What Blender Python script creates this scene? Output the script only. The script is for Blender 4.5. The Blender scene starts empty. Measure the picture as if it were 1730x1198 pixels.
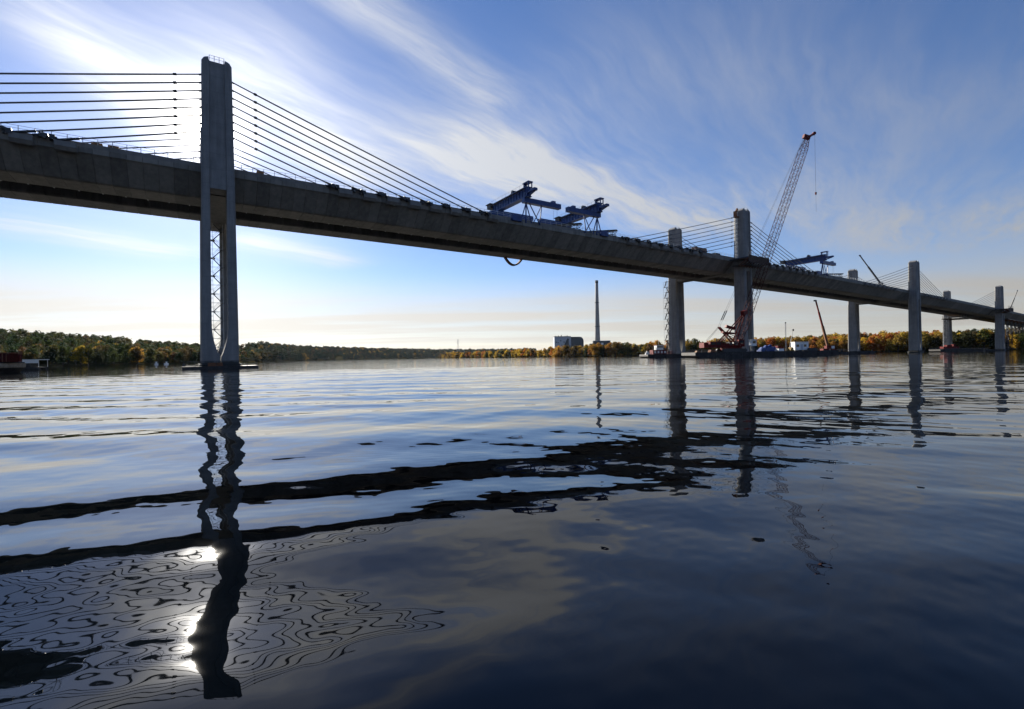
import bpy, math, random
import numpy as np
from mathutils import Vector, Matrix
random.seed(7)
rng = np.random.default_rng(11)
S = bpy.context.scene
COL = S.collection
R = math.radians

# ------------------------------------------------------------------ camera
F = 817.0                                   # focal length in photo pixels (17 mm on 36 mm)
PITCH, ROLL, CAM_Z = 3.7 / F, 0.016, 1.4
cam_d = bpy.data.cameras.new("camera")
cam_d.lens = 17.0; cam_d.sensor_width = 36.0; cam_d.clip_start = 0.05; cam_d.clip_end = 40000
cam = bpy.data.objects.new("camera", cam_d); COL.objects.link(cam)
fwd = Vector((0, math.cos(PITCH), math.sin(PITCH)))
right0 = Vector((1, 0, 0)); up0 = right0.cross(fwd)
right = right0 * math.cos(ROLL) - up0 * math.sin(ROLL)
up = right.cross(fwd)
cam.matrix_world = Matrix(((right.x, up.x, -fwd.x, 0), (right.y, up.y, -fwd.y, 0),
                           (right.z, up.z, -fwd.z, CAM_Z), (0, 0, 0, 1)))
S.camera = cam

def ray(px, py):                             # direction through a photo pixel
    d = right * ((px - 865) / F) + up * ((599 - py) / F) + fwd
    return d.normalized()
def at(px, Y, z=0.0):                        # ground point at depth Y under column px
    return Vector(((px - 865) / F * Y, Y, z))
def zat(px, py, Y):
    d = ray(px, py); return CAM_Z + d.z / d.y * Y

# ------------------------------------------------------------------ world, sun, exposure
SUN = ray(336, 217)
SUN_EL = math.asin(SUN.z); SUN_AZ = math.atan2(SUN.x, SUN.y)     # azimuth from +Y towards +X
world = bpy.data.worlds.new("World"); S.world = world; world.use_nodes = True
nt = world.node_tree; nt.nodes.clear()
class NG:
    """small node helper"""
    def __init__(s, tree): s.t = tree
    def n(s, kind, **kw):
        nd = s.t.nodes.new(kind)
        for k, v in kw.items(): setattr(nd, k, v)
        return nd
    def put(s, sock, v):
        if hasattr(v, "is_output"): s.t.links.new(v, sock)
        else: sock.default_value = v
    def m(s, op, a, b=0.0, c=0.0, clamp=False):
        nd = s.n("ShaderNodeMath", operation=op, use_clamp=clamp)
        for i, v in enumerate((a, b, c)): s.put(nd.inputs[i], v)
        return nd.outputs[0]
    def vm(s, op, a, b=(0, 0, 0), out=0):
        nd = s.n("ShaderNodeVectorMath", operation=op)
        s.put(nd.inputs[0], a); s.put(nd.inputs[1], b)
        return nd.outputs[out]
    def noise(s, vec, scale, detail=4, rough=0.55, dist=0.0):
        nd = s.n("ShaderNodeTexNoise")
        if vec is not None: s.put(nd.inputs["Vector"], vec)
        nd.inputs["Scale"].default_value = scale; nd.inputs["Detail"].default_value = detail
        nd.inputs["Roughness"].default_value = rough; nd.inputs["Distortion"].default_value = dist
        return nd.outputs[0]
    def ramp(s, f, lo, hi, a=0.0, b=1.0, smooth=True):
        nd = s.n("ShaderNodeMapRange", interpolation_type='SMOOTHSTEP' if smooth else 'LINEAR')
        s.put(nd.inputs[0], f); nd.inputs[1].default_value = lo; nd.inputs[2].default_value = hi
        nd.inputs[3].default_value = a; nd.inputs[4].default_value = b
        return nd.outputs[0]
    def mix(s, f, a, b, blend='MIX'):
        nd = s.n("ShaderNodeMix", data_type='RGBA', blend_type=blend)
        s.put(nd.inputs[0], f); s.put(nd.inputs[6], a); s.put(nd.inputs[7], b)
        return nd.outputs[2]
    def comb(s, x, y, z=0.0):
        nd = s.n("ShaderNodeCombineXYZ")
        for i, v in enumerate((x, y, z)): s.put(nd.inputs[i], v)
        return nd.outputs[0]
g = NG(nt)
SKY_STRENGTH = 0.05
sky = g.n("ShaderNodeTexSky", sky_type='NISHITA', sun_disc=False)
sky.sun_elevation = SUN_EL; sky.sun_rotation = SUN_AZ
sky.air_density = 1.0; sky.dust_density = 0.08; sky.ozone_density = 3.0; sky.altitude = 200
tc = g.n("ShaderNodeTexCoord"); dvec = g.vm('NORMALIZE', tc.outputs["Generated"])
sep = g.n("ShaderNodeSeparateXYZ"); nt.links.new(dvec, sep.inputs[0])
dx, dy, dz = sep.outputs
zc = g.m('ADD', g.m('MAXIMUM', dz, 0.0), 0.03)
px_, py_ = g.m('DIVIDE', dx, zc), g.m('DIVIDE', dy, zc)          # cloud sheet coordinates
sd = g.vm('DOT_PRODUCT', dvec, tuple(SUN), out=1)
sdc = g.m('MAXIMUM', sd, 0.0)
# cirrus: streaks along the high wind plus a few long wisps
ang = R(52)
al = g.m('ADD', g.m('MULTIPLY', px_, math.cos(ang)), g.m('MULTIPLY', py_, math.sin(ang)))
ac = g.m('SUBTRACT', g.m('MULTIPLY', py_, math.cos(ang)), g.m('MULTIPLY', px_, math.sin(ang)))
warp = g.noise(g.comb(px_, py_, 0.0), 0.9, 3)
acw = g.m('ADD', ac, g.m('MULTIPLY', g.m('SUBTRACT', warp, 0.5), 0.35))
st1 = g.noise(g.comb(g.m('MULTIPLY', al, 0.32), g.m('MULTIPLY', acw, 1.5), 3.3), 1.6, 10, 0.62, 0.15)
st2 = g.noise(g.comb(g.m('MULTIPLY', al, 0.9), g.m('MULTIPLY', acw, 5.0), 8.1), 1.9, 9, 0.66, 0.25)
big = g.noise(g.comb(g.m('MULTIPLY', px_, 1.0), py_, 5.7), 0.55, 4, 0.5)
fibre = g.m('ADD', g.m('MULTIPLY', st1, 0.52), g.m('MULTIPLY', st2, 0.48))
def wisp(p0, p1, w, amp):
    """long cirrus wisp between two photo directions, in cloud sheet coordinates"""
    q = []
    for p in (p0, p1):
        d = ray(*p); z = max(d.z, 0) + 0.03; q.append((d.x / z, d.y / z))
    (x0, y0), (x1, y1) = q; L = math.hypot(x1 - x0, y1 - y0); ux, uy = (x1 - x0) / L, (y1 - y0) / L
    rx, ry = g.m('SUBTRACT', px_, x0), g.m('SUBTRACT', py_, y0)
    a = g.m('ADD', g.m('MULTIPLY', rx, ux), g.m('MULTIPLY', ry, uy))
    b = g.m('SUBTRACT', g.m('MULTIPLY', ry, ux), g.m('MULTIPLY', rx, uy))
    b = g.m('ADD', b, g.m('MULTIPLY', g.m('SUBTRACT', warp, 0.5), w * 1.6))
    e = g.m('POWER', 2.718, g.m('MULTIPLY', g.m('MULTIPLY', b, b), -1.0 / (w * w)))
    lo = g.ramp(a, -0.15 * L, 0.2 * L); hi = g.ramp(a, 0.75 * L, 1.15 * L, 1.0, 0.0)
    return g.m('MULTIPLY', g.m('MULTIPLY', e, g.m('MULTIPLY', lo, hi)), amp)
wisps = [((540, -60), (850, 180), 0.10, 1.0), ((690, 215), (1240, 400), 0.36, 1.15), ((30, -40), (330, 240), 0.16, 0.9),
         ((330, 30), (640, 330), 0.22, 0.75), ((-60, 365), (320, 432), 0.30, 0.9), ((380, 400), (600, 450), 0.26, 0.8),
         ((420, 250), (1000, 340), 0.6, 0.5), ((1180, 330), (1800, 400), 0.7, 0.7), ((1000, 60), (1800, 200), 0.3, 0.3), ((860, 150), (1500, 300), 0.35, 0.2),
         ((1450, 420), (1900, 330), 0.8, 0.5)]
tot = 0.0
for wv in wisps: tot = g.m('ADD', tot, wisp(*wv))
tex = g.ramp(fibre, 0.30, 0.70)
m1 = g.m('MULTIPLY', tot, g.m('ADD', g.m('MULTIPLY', tex, 0.85), 0.15))
m2 = g.m('MULTIPLY', g.ramp(fibre, 0.46, 0.8), g.m('MULTIPLY', g.ramp(big, 0.42, 0.7), 0.12))
low = g.ramp(dz, 0.085, 0.175, 0.95, 0.0)                          # veil of cirrostratus low over the horizon
low = g.m('MULTIPLY', low, g.m('MULTIPLY', g.ramp(dz, 0.0, 0.05, 0.55, 1.0), g.ramp(g.noise(g.comb(g.m('MULTIPLY', px_, 0.13), g.m('MULTIPLY', py_, 0.42), 1.0), 1.0, 6, 0.6), 0.36, 0.6, 0.55, 1.0)))
mask = g.m('MINIMUM', g.m('ADD', g.m('ADD', m1, m2), low), 0.92)
# forward scattering of sunlight in the thin cloud
ph_wide = g.m('POWER', sdc, 2.0)
ph_mid = g.m('POWER', sdc, 40.0)
ph_nar = g.m('POWER', sdc, 800.0)
ph_disc = g.m('POWER', sdc, 5200.0)
cl = g.m('ADD', g.m('ADD', 0.27, g.m('MULTIPLY', ph_wide, 0.28)), g.m('MULTIPLY', ph_mid, 0.25))
cl = g.m('MULTIPLY', cl, g.ramp(dz, 0.0, 0.22, 1.1, 1.0))        # longer path through the veil near the horizon
ccol = g.mix(g.ramp(dz, 0.06, 0.2), (1.0, 0.94, 0.85, 1), (0.95, 0.97, 1.0, 1))
cl = g.m('MULTIPLY', cl, 0.62)
cloud = g.vm('SCALE', ccol); nt.links.new(cl, cloud.node.inputs[3])
hs_ = g.n('ShaderNodeHueSaturation'); hs_.inputs['Saturation'].default_value = 1.12; nt.links.new(sky.outputs[0], hs_.inputs['Color'])
skyc = g.vm('SCALE', g.vm('MULTIPLY', hs_.outputs[0], (1.0, 0.90, 1.02))); skyc.node.inputs[3].default_value = SKY_STRENGTH
base = g.mix(mask, skyc, cloud)
aur = g.m('ADD', g.m('ADD', g.m('MULTIPLY', ph_mid, 0.20), g.m('MULTIPLY', ph_nar, 2.6)), g.m('MULTIPLY', ph_disc, 10.0))
aur = g.m('MULTIPLY', aur, 0.64)
aurc = g.vm('SCALE', (1.0, 0.95, 0.86)); nt.links.new(aur, aurc.node.inputs[3])
fin = g.vm('ADD', base, aurc)
bg = g.n("ShaderNodeBackground"); nt.links.new(fin, bg.inputs[0]); bg.inputs[1].default_value = 1.0
wo = g.n("ShaderNodeOutputWorld"); nt.links.new(bg.outputs[0], wo.inputs[0])

sun_d = bpy.data.lights.new("sun", 'SUN'); sun_d.energy = 5.0; sun_d.angle = R(0.53); sun_d.color = (1, 0.93, 0.82)
sun = bpy.data.objects.new("sun", sun_d); COL.objects.link(sun)
sun.rotation_euler = SUN.to_track_quat('Z', 'Y').to_euler()
vs = S.view_settings
vs.view_transform = 'Standard'; vs.look = 'None'; vs.exposure = 1.34; vs.gamma = 1.0; vs.use_curve_mapping = False
S.cycles.use_denoising = True; S.cycles.max_bounces = 8; S.cycles.sample_clamp_indirect = 6.0
S.cycles.blur_glossy = 1.0

# ------------------------------------------------------------------ materials
def mat(name, build):
    m = bpy.data.materials.new(name); m.use_nodes = True
    t = m.node_tree; t.nodes.clear(); h = NG(t)
    b = h.n("ShaderNodeBsdfPrincipled"); o = h.n("ShaderNodeOutputMaterial")
    t.links.new(b.outputs[0], o.inputs[0])
    build(h, b, o); return m
def plain(name, col, rough=0.6, metal=0.0, var=0.25, scale=1.2, spec=0.4):
    def f(h, b, o):
        p = h.n("ShaderNodeTexCoord").outputs["Object"]
        n1 = h.noise(p, scale, 6, 0.6); n2 = h.noise(p, scale * 9, 3)
        k = h.m('ADD', h.m('MULTIPLY', h.ramp(n1, 0.3, 0.7), 0.7), h.m('MULTIPLY', n2, 0.3))
        lo = tuple(c * (1 - var) for c in col) + (1,); hi = tuple(min(1, c * (1 + var)) for c in col) + (1,)
        h.put(b.inputs["Base Color"], h.mix(k, lo, hi))
        b.inputs["Roughness"].default_value = rough; b.inputs["Metallic"].default_value = metal; b.inputs["Specular IOR Level"].default_value = spec
    return mat(name, f)
def concrete(name, col, seg=False, lift=0.0):
    def f(h, b, o):
        geo = h.n("ShaderNodeNewGeometry"); p = geo.outputs["Position"]
        mp = h.n("ShaderNodeMapping"); h.put(mp.inputs[0], p); mp.inputs["Scale"].default_value = (1.3, 1.3, 0.12)
        streak = h.noise(mp.outputs[0], 0.9, 5, 0.6)
        blot = h.noise(p, 0.35, 6, 0.65); fine = h.noise(p, 7.0, 3)
        k = h.m('ADD', h.m('ADD', h.m('MULTIPLY', streak, 0.45), h.m('MULTIPLY', blot, 0.4)), h.m('MULTIPLY', fine, 0.15))
        if seg:
            oi = h.n("ShaderNodeObjectInfo")
            k = h.m('ADD', k, h.m('MULTIPLY', h.m('SUBTRACT', oi.outputs["Random"], 0.5), 0.2))
        c = h.mix(h.ramp(k, 0.25, 0.78, 0, 1, False), tuple(x * 0.42 for x in col) + (1,), tuple(min(1, x * 1.4) for x in col) + (1,))
        if lift:                                                  # joints of the poured lifts
            sz = h.n("ShaderNodeSeparateXYZ"); h.put(sz.inputs[0], p)
            fr = h.m('FRACT', h.m('DIVIDE', h.m('ADD', sz.outputs[2], 0.4), lift))
            c = h.mix(h.m('MULTIPLY', h.ramp(h.m('ABSOLUTE', h.m('SUBTRACT', fr, 0.5)), 0.46, 0.5), 0.22), c, tuple(x * 0.35 for x in col) + (1,))
            wet = h.ramp(h.m('ADD', sz.outputs[2], h.m('MULTIPLY', h.noise(p, 0.8, 4), 0.9)), 1.5, 2.1, 1.0, 0.0)
            c = h.mix(wet, c, (0.035, 0.035, 0.03, 1))
        h.put(b.inputs["Base Color"], c); b.inputs["Roughness"].default_value = 0.85
        bp = h.n("ShaderNodeBump"); bp.inputs["Strength"].default_value = 0.25; bp.inputs["Distance"].default_value = 0.05
        h.put(bp.inputs["Height"], h.noise(p, 2.5, 6)); h.put(b.inputs["Normal"], bp.outputs[0])
    return mat(name, f)
M = {}
M['conc_tower'] = concrete("tower_concrete", (0.22, 0.215, 0.205), lift=3.05)
M['conc_seg'] = concrete("girder_concrete", (0.205, 0.19, 0.163), seg=True)
M['conc_plain'] = concrete("deck_concrete", (0.20, 0.19, 0.175))
M['steel'] = plain("dark_steel", (0.05, 0.052, 0.055), 0.55, 0.4)
M['galv'] = plain("galvanised_steel", (0.42, 0.43, 0.43), 0.45, 0.6)
M['cable'] = plain("cable_sheath", (0.09, 0.09, 0.095), 0.5)
M['blue'] = plain("blue_paint", (0.010, 0.036, 0.15), 0.4, 0.0, 0.3, 0.8)
M['red'] = plain("red_paint", (0.11, 0.007, 0.006), 0.6, 0.0, 0.35, spec=0.15)
M['darkred'] = plain("darkened_red_paint", (0.05, 0.006, 0.005), 0.7, 0.0, 0.4, spec=0.1)  # red darkened in colour so the boom goes as dark as the shaded deck
M['rust'] = plain("rusty_steel", (0.16, 0.07, 0.035), 0.85, 0.1, 0.45)
M['white'] = plain("white_paint", (0.72, 0.72, 0.70), 0.5, 0.0, 0.12)
M['wood'] = plain("plywood", (0.22, 0.13, 0.07), 0.8, 0.0, 0.4)
M['darkwood'] = plain("weathered_formwork", (0.055, 0.032, 0.022), 0.85, 0.0, 0.5)
M['hull'] = plain("barge_hull", (0.035, 0.033, 0.032), 0.7, 0.2, 0.5)
M['yellow'] = plain("yellow_paint", (0.26, 0.15, 0.02), 0.6)
M['glass'] = plain("dark_glass", (0.02, 0.025, 0.03), 0.08, 0.0, 0.1)
M['stone'] = plain("pale_stone", (0.33, 0.27, 0.20), 0.9, 0.0, 0.4, 2.0)
M['clad'] = plain("pale_cladding", (0.40, 0.43, 0.47), 0.6, 0.0, 0.12, 0.05)
M['clad_dark'] = plain("dark_cladding", (0.07, 0.075, 0.08), 0.7, 0.1, 0.2, 0.05)
M['chimney'] = plain("chimney_concrete", (0.27, 0.25, 0.23), 0.85, 0.0, 0.2, 0.03)
M['bark'] = plain("bark", (0.05, 0.038, 0.028), 0.9, 0.0, 0.4, 3.0)
def m_leaf(h, b, o):
    oi = h.n("ShaderNodeObjectInfo"); at_ = h.n("ShaderNodeAttribute", attribute_name="leafcol")
    p = h.n("ShaderNodeNewGeometry").outputs["Position"]
    n1 = h.noise(p, 0.35, 4, 0.6); n2 = h.noise(p, 2.2, 2)
    k = h.m('ADD', h.m('MULTIPLY', n1, 0.6), h.m('MULTIPLY', n2, 0.4))
    base = h.vm('MULTIPLY', oi.outputs["Color"], at_.outputs["Color"])
    sc = h.vm('SCALE', base); h.put(sc.node.inputs[3], h.ramp(k, 0.3, 0.7, 0.72, 1.28))
    h.put(b.inputs["Base Color"], sc); b.inputs["Roughness"].default_value = 0.8; b.inputs["Specular IOR Level"].default_value = 0.1
    tr = h.n("ShaderNodeBsdfTranslucent"); h.put(tr.inputs[0], sc)
    mx = h.n("ShaderNodeMixShader"); mx.inputs[0].default_value = 0.4
    h.t.links.new(b.outputs[0], mx.inputs[1]); h.t.links.new(tr.outputs[0], mx.inputs[2]); h.t.links.new(mx.outputs[0], o.inputs[0])
M['leaf'] = mat("autumn_leaves", m_leaf)
def m_ground(h, b, o):
    p = h.n("ShaderNodeNewGeometry").outputs["Position"]
    k = h.ramp(h.noise(p, 0.04, 8, 0.65), 0.35, 0.65)
    h.put(b.inputs["Base Color"], h.mix(k, (0.022, 0.026, 0.012, 1), (0.06, 0.045, 0.018, 1))); b.inputs["Roughness"].default_value = 1.0; b.inputs["Specular IOR Level"].default_value = 0.0
M['ground'] = mat("bank_soil", m_ground)
def m_water(h, b, o):
    p = h.n("ShaderNodeNewGeometry").outputs["Position"]
    b.inputs["Base Color"].default_value = (0.001, 0.002, 0.003, 1)
    b.inputs["Roughness"].default_value = 0.012; b.inputs["IOR"].default_value = 1.333
    ln = h.vm('LENGTH', p, out=1)
    mp = h.n("ShaderNodeMapping"); h.put(mp.inputs[0], p); mp.inputs["Scale"].default_value = (0.35, 1.0, 1.0); mp.inputs["Rotation"].default_value = (0, 0, R(-8))
    n1 = h.noise(mp.outputs[0], 0.45, 3, 0.5); n2 = h.noise(mp.outputs[0], 2.2, 2, 0.5)
    hh = h.m('ADD', h.m('MULTIPLY', n1, 0.06), h.m('MULTIPLY', n2, 0.008))
    hh = h.m('MULTIPLY', hh, h.ramp(ln, 14, 60, 0.0, 1.0))
    bp = h.n("ShaderNodeBump"); bp.inputs["Strength"].default_value = 1.0; bp.inputs["Distance"].default_value = 1.0
    h.put(bp.inputs["Height"], hh); h.put(b.inputs["Normal"], bp.outputs[0])
M['water'] = mat("river_water", m_water)

# ------------------------------------------------------------------ mesh helpers
class MB:
    def __init__(s): s.v = []; s.f = []
    def add(s, vs_, fs_):
        o = len(s.v); s.v.extend([tuple(p) for p in vs_]); s.f.extend([tuple(i + o for i in q) for q in fs_]); return s
    def box(s, c, size, rot=None):
        c = Vector(c); hx, hy, hz = (k / 2 for k in size)
        pts = [Vector((sx * hx, sy * hy, sz * hz)) for sz in (-1, 1) for sy in (-1, 1) for sx in (-1, 1)]
        if rot is not None: pts = [rot @ p for p in pts]
        return s.add([c + p for p in pts], [(0, 2, 3, 1), (4, 5, 7, 6), (0, 1, 5, 4), (2, 6, 7, 3), (0, 4, 6, 2), (1, 3, 7, 5)])
    def lohi(s, lo, hi):
        return s.box([(a + b) / 2 for a, b in zip(lo, hi)], [b - a for a, b in zip(lo, hi)])
    def beam(s, p0, p1, w, d, upv=(0, 0, 1)):
        p0, p1 = Vector(p0), Vector(p1); x = (p1 - p0); L = x.length; x.normalize()
        u = Vector(upv)
        if abs(x.dot(u)) > 0.98: u = Vector((0, 1, 0))
        y = u.cross(x).normalized(); z = x.cross(y)
        return s.box((p0 + p1) / 2, (L, w, d), Matrix((x, y, z)).transposed())
    def tube(s, p0, p1, r0, r1=None, n=6):
        r1 = r0 if r1 is None else r1
        p0, p1 = Vector(p0), Vector(p1); x = (p1 - p0).normalized()
        u = Vector((0, 0, 1)) if abs(x.z) < 0.9 else Vector((0, 1, 0))
        y = u.cross(x).normalized(); z = x.cross(y)
        a = [(math.cos(2 * math.pi * i / n), math.sin(2 * math.pi * i / n)) for i in range(n)]
        pts = [p0 + (y * c + z * q) * r0 for c, q in a] + [p1 + (y * c + z * q) * r1 for c, q in a]
        fs_ = [(i, (i + 1) % n, n + (i + 1) % n, n + i) for i in range(n)] + [tuple(range(n - 1, -1, -1)), tuple(range(n, 2 * n))]
        return s.add(pts, fs_)
    def loft(s, rings, cap=True):
        n = len(rings[0]); pts = [p for r_ in rings for p in r_]; fs_ = []
        for k in range(len(rings) - 1):
            for i in range(n): fs_.append((k * n + i, k * n + (i + 1) % n, (k + 1) * n + (i + 1) % n, (k + 1) * n + i))
        if cap: fs_ += [tuple(range(n - 1, -1, -1)), tuple(range((len(rings) - 1) * n, len(rings) * n))]
        return s.add(pts, fs_)
    def prism(s, poly, x0, x1, z0=0.0, z1=None):                 # polygon in (y, z), extruded along x
        z1 = z0 if z1 is None else z1
        return s.loft([[(x0, y, z + z0) for y, z in poly], [(x1, y, z + z1) for y, z in poly]])
    def mesh(s, name):
        m = bpy.data.meshes.new(name); m.from_pydata(s.v, [], s.f); m.update(); return m
    def build(s, name, mt, parent=None, smooth=False):
        return link(name, s.mesh(name), mt, parent, smooth)
def link(name, me, mt=None, parent=None, smooth=False):
    if mt is not None and not me.materials: me.materials.append(M[mt] if isinstance(mt, str) else mt)
    if smooth: me.polygons.foreach_set("use_smooth", [True] * len(me.polygons))
    o = bpy.data.objects.new(name, me); COL.objects.link(o)
    if parent is not None: o.parent = parent
    return o
def tag(o, label=None, cat=None, group=None, kind=None):
    for k, v in (("label", label), ("category", cat), ("group", group), ("kind", kind)):
        if v: o[k] = v
    return o
def empty(name, loc=(0, 0, 0), rz=0.0, label=None, cat=None, group=None):
    o = bpy.data.objects.new(name, None); COL.objects.link(o); o.location = loc; o.rotation_euler = (0, 0, rz)
    o.empty_display_size = 0.5
    return tag(o, label, cat, group)
def lattice(mb, p0, p1, w0, w1, r, bays, side=(0, 1, 0), lace=None):
    """square lattice mast between two points"""
    p0, p1 = Vector(p0), Vector(p1); x = (p1 - p0).normalized(); a = Vector(side)
    a = (a - x * a.dot(x)).normalized(); b = x.cross(a); lace = lace or r * 0.55
    cn = [(-1, -1), (1, -1), (1, 1), (-1, 1)]
    def pt(i, t):
        w = (w0 + (w1 - w0) * t) / 2; return p0.lerp(p1, t) + a * cn[i][0] * w + b * cn[i][1] * w
    for i in range(4): mb.tube(pt(i, 0), pt(i, 1), r, n=4)
    for k in range(bays):
        t0, t1 = k / bays, (k + 1) / bays
        for i in range(4):
            j = (i + 1) % 4
            if k % 2: i, j = j, i
            mb.tube(pt(i, t0), pt(j, t1), lace, n=3); mb.tube(pt(i, t1), pt(j, t1), lace, n=3)

# ------------------------------------------------------------------ water
def waves(X, Y, res):
    """river surface height: boat wake swells, wind ripples; detail drops where the mesh is coarse"""
    D = np.hypot(X, Y); Z = np.zeros_like(X)
    def sm(a, lo, hi): t = np.clip((a - lo) / (hi - lo), 0, 1); return t * t * (3 - 2 * t)
    wob = 0.55 * np.sin(0.42 * X + 0.31 * Y + 1.0) + 0.35 * np.sin(-0.8 * X + 0.5 * Y + 0.4) + 0.25 * np.sin(1.5 * X + 0.9 * Y)
    def train(lam, dirx, diry, slope, p0, env, wb=1.0):
        nonlocal Z
        n = math.hypot(dirx, diry); kx, ky = dirx / n, diry / n; k = 2 * math.pi / lam
        ph = k * (kx * (X - p0[0]) + ky * (Y - p0[1])) + wob * wb
        fade = 1 - sm(res * abs(ky) , lam * 0.16, lam * 0.34)
        Z = Z + slope / k * np.sin(ph) * env * fade
    near = 1 - sm(D, 5.4, 8.0)
    train(2.2, -0.31, 0.95, 0.052, (-3.25, 5.25), (0.16 + 0.84 * near) * (1 - 0.55 * sm(X, -1.2, 2.0)) * (0.55 + 0.45 * sm(D, 1.6, 2.7)), 0.5)
    train(3.1, -0.06, 1.0, 0.050, (-8.0, 11.0), sm(D, 7, 11) * (1 - 0.75 * sm(X, -7, 1)) * (1 - 0.7 * sm(D, 35, 70)), 0.6)
    train(4.6, 0.16, 1.0, 0.016, (2.0, 7.0), sm(D, 3, 8), 1.0)
    train(1.35, 0.22, 0.97, 0.018, (1.0, 6.0), 0.4 + 0.6 * sm(X, -3, 3) * near, 1.3)
    rr = np.random.default_rng(5)
    for i in range(46):
        lam = 0.16 * (1.9 / 0.16) ** rr.random(); th = rr.normal(0, 0.75); ph0 = rr.random(2) * 40
        sl = 0.0042 * (lam / 0.5) ** 0.25
        mod = 0.55 + 0.45 * np.sin(0.31 * X * math.cos(i) + 0.27 * Y * math.sin(1.7 * i) + i)
        boost = 0.95 + 0.2 * sm(D, 6, 16)
        train(lam, math.sin(th), math.cos(th), sl, ph0, mod * boost, 0.8)
    for i in range(16):
        lam = 0.08 * (0.22 / 0.08) ** rr.random(); th = rr.normal(0, 0.9); ph0 = rr.random(2) * 40
        train(lam, math.sin(th), math.cos(th), 0.0009, ph0, 0.5 + 0.5 * np.sin(0.9 * X * math.cos(2 * i) + 0.8 * Y * math.sin(1.3 * i) + i), 0.8)
    return Z
def build_water():
    rows = list(np.arange(0.05, 1.2, 0.05)) + list(np.arange(1.2, 6.0, 0.016))
    r_ = rows[-1]
    while r_ < 70: r_ *= 1.0042; rows.append(r_)
    while r_ < 8200: r_ *= 1.06; rows.append(r_)
    fr = np.concatenate([np.arange(-64, 64.01, 0.26)]); back = np.arange(67.5, 292.6, 4.5)
    th = np.radians(np.concatenate([fr, back])); rows = np.array(rows)
    n, m = len(rows), len(th)
    RR, TH = np.meshgrid(rows, th, indexing='ij')
    X, Y = RR * np.sin(TH), RR * np.cos(TH)
    res = np.gradient(rows)[:, None] * np.ones_like(TH)
    Z = waves(X, Y, res) * (1 - np.clip((RR - 60) / 30, 0, 1))
    co = np.stack([X, Y, Z], -1).reshape(-1, 3)
    idx = np.arange(n * m).reshape(n, m)
    a = idx[:-1, :]; b_ = np.roll(a, -1, 1); c = idx[1:, :]; d = np.roll(c, -1, 1)
    q = np.stack([a, c, d, b_], -1).reshape(-1, 4)[:, ::-1]
    me = bpy.data.meshes.new("river"); nf = len(q)
    co = np.vstack([co, [[0, 0, float(Z[0].mean())]]])
    tri = np.stack([np.full(m, n * m), idx[0], np.roll(idx[0], -1)], -1)[:, ::-1]
    me.vertices.add(len(co)); me.vertices.foreach_set("co", co.astype(np.float32).ravel())
    loops = np.concatenate([q.ravel(), tri.ravel()]); me.loops.add(len(loops)); me.loops.foreach_set("vertex_index", loops.astype(np.int32))
    st = np.concatenate([np.arange(nf) * 4, nf * 4 + np.arange(m) * 3]); me.polygons.add(len(st)); me.polygons.foreach_set("loop_start", st.astype(np.int32))
    me.update(calc_edges=True); me.validate()
    if me.polygons[0].normal.z < 0: me.flip_normals()
    tag(link("river", me, 'water', smooth=True), kind="structure")
build_water()

# ------------------------------------------------------------------ ground: two banks, height by bearing and depth
PXL = [-900, 0, 200, 340, 420, 500, 600, 740, 900, 2600]
YL0 = [230, 275, 300, 400, 760, 1250, 1800, 2300, 2500, 2500]
YLC = [480, 520, 560, 740, 1150, 1700, 2300, 3000, 3200, 3200]
ZLC = [35, 32, 22, 19.5, 33, 37, 42, 40, 38, 38]
PXR = [742, 760, 850, 950, 1000, 1100, 1250, 1450, 1600, 1730, 2600]
YR0 = [1600, 1350, 980, 760, 690, 610, 560, 510, 470, 430, 300]
YRC = [1800, 1600, 1300, 1100, 1000, 950, 900, 760, 640, 580, 450]
ZRC = [2, 3, 3, 4, 4, 5, 10, 19, 14, 11, 14]
def land(px, Y):
    px = np.asarray(px, float); Y = np.asarray(Y, float)
    def h(P, Y0, YC, ZC):
        y0, yc, zc_ = np.interp(px, P, Y0), np.interp(px, P, YC), np.interp(px, P, ZC)
        t = np.clip((Y - y0) / (yc - y0), 0, 1); z = 0.5 + (zc_ - 0.5) * (t * t * (3 - 2 * t) * 0.5 + t * 0.5)
        return np.where(Y < y0, -3 + 0 * Y, z), y0
    a, y0a = h(PXL, YL0, YLC, ZLC); b, y0b = h(PXR, YR0, YRC, ZRC)
    b = np.where(px < 742, -3, b)
    return np.maximum(a, b)
def build_ground():
    pxs = np.concatenate([np.linspace(-900, 2600, 420), [741, 742, 743]]); pxs.sort()
    ys = np.concatenate([np.geomspace(180, 5000, 240), [6500, 8000]])
    P, Y = np.meshgrid(pxs, ys, indexing='ij'); Z = land(P, Y)
    bump = 1.2 * np.sin(P * 0.05 + Y * 0.02) + 0.9 * np.sin(P * 0.021 - Y * 0.013)
    Z = np.where(Z > 2, Z + bump, Z)
    X = (P - 865) / F * Y
    n, m = P.shape; idx = np.arange(n * m).reshape(n, m)
    q = np.stack([idx[:-1, :-1], idx[1:, :-1], idx[1:, 1:], idx[:-1, 1:]], -1).reshape(-1, 4)
    me = bpy.data.meshes.new("ground"); me.from_pydata(np.stack([X, Y, Z], -1).reshape(-1, 3).tolist(), [], q.tolist()); me.update()
    tag(link("ground", me, 'ground', smooth=True), kind="structure")
build_ground()

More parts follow.
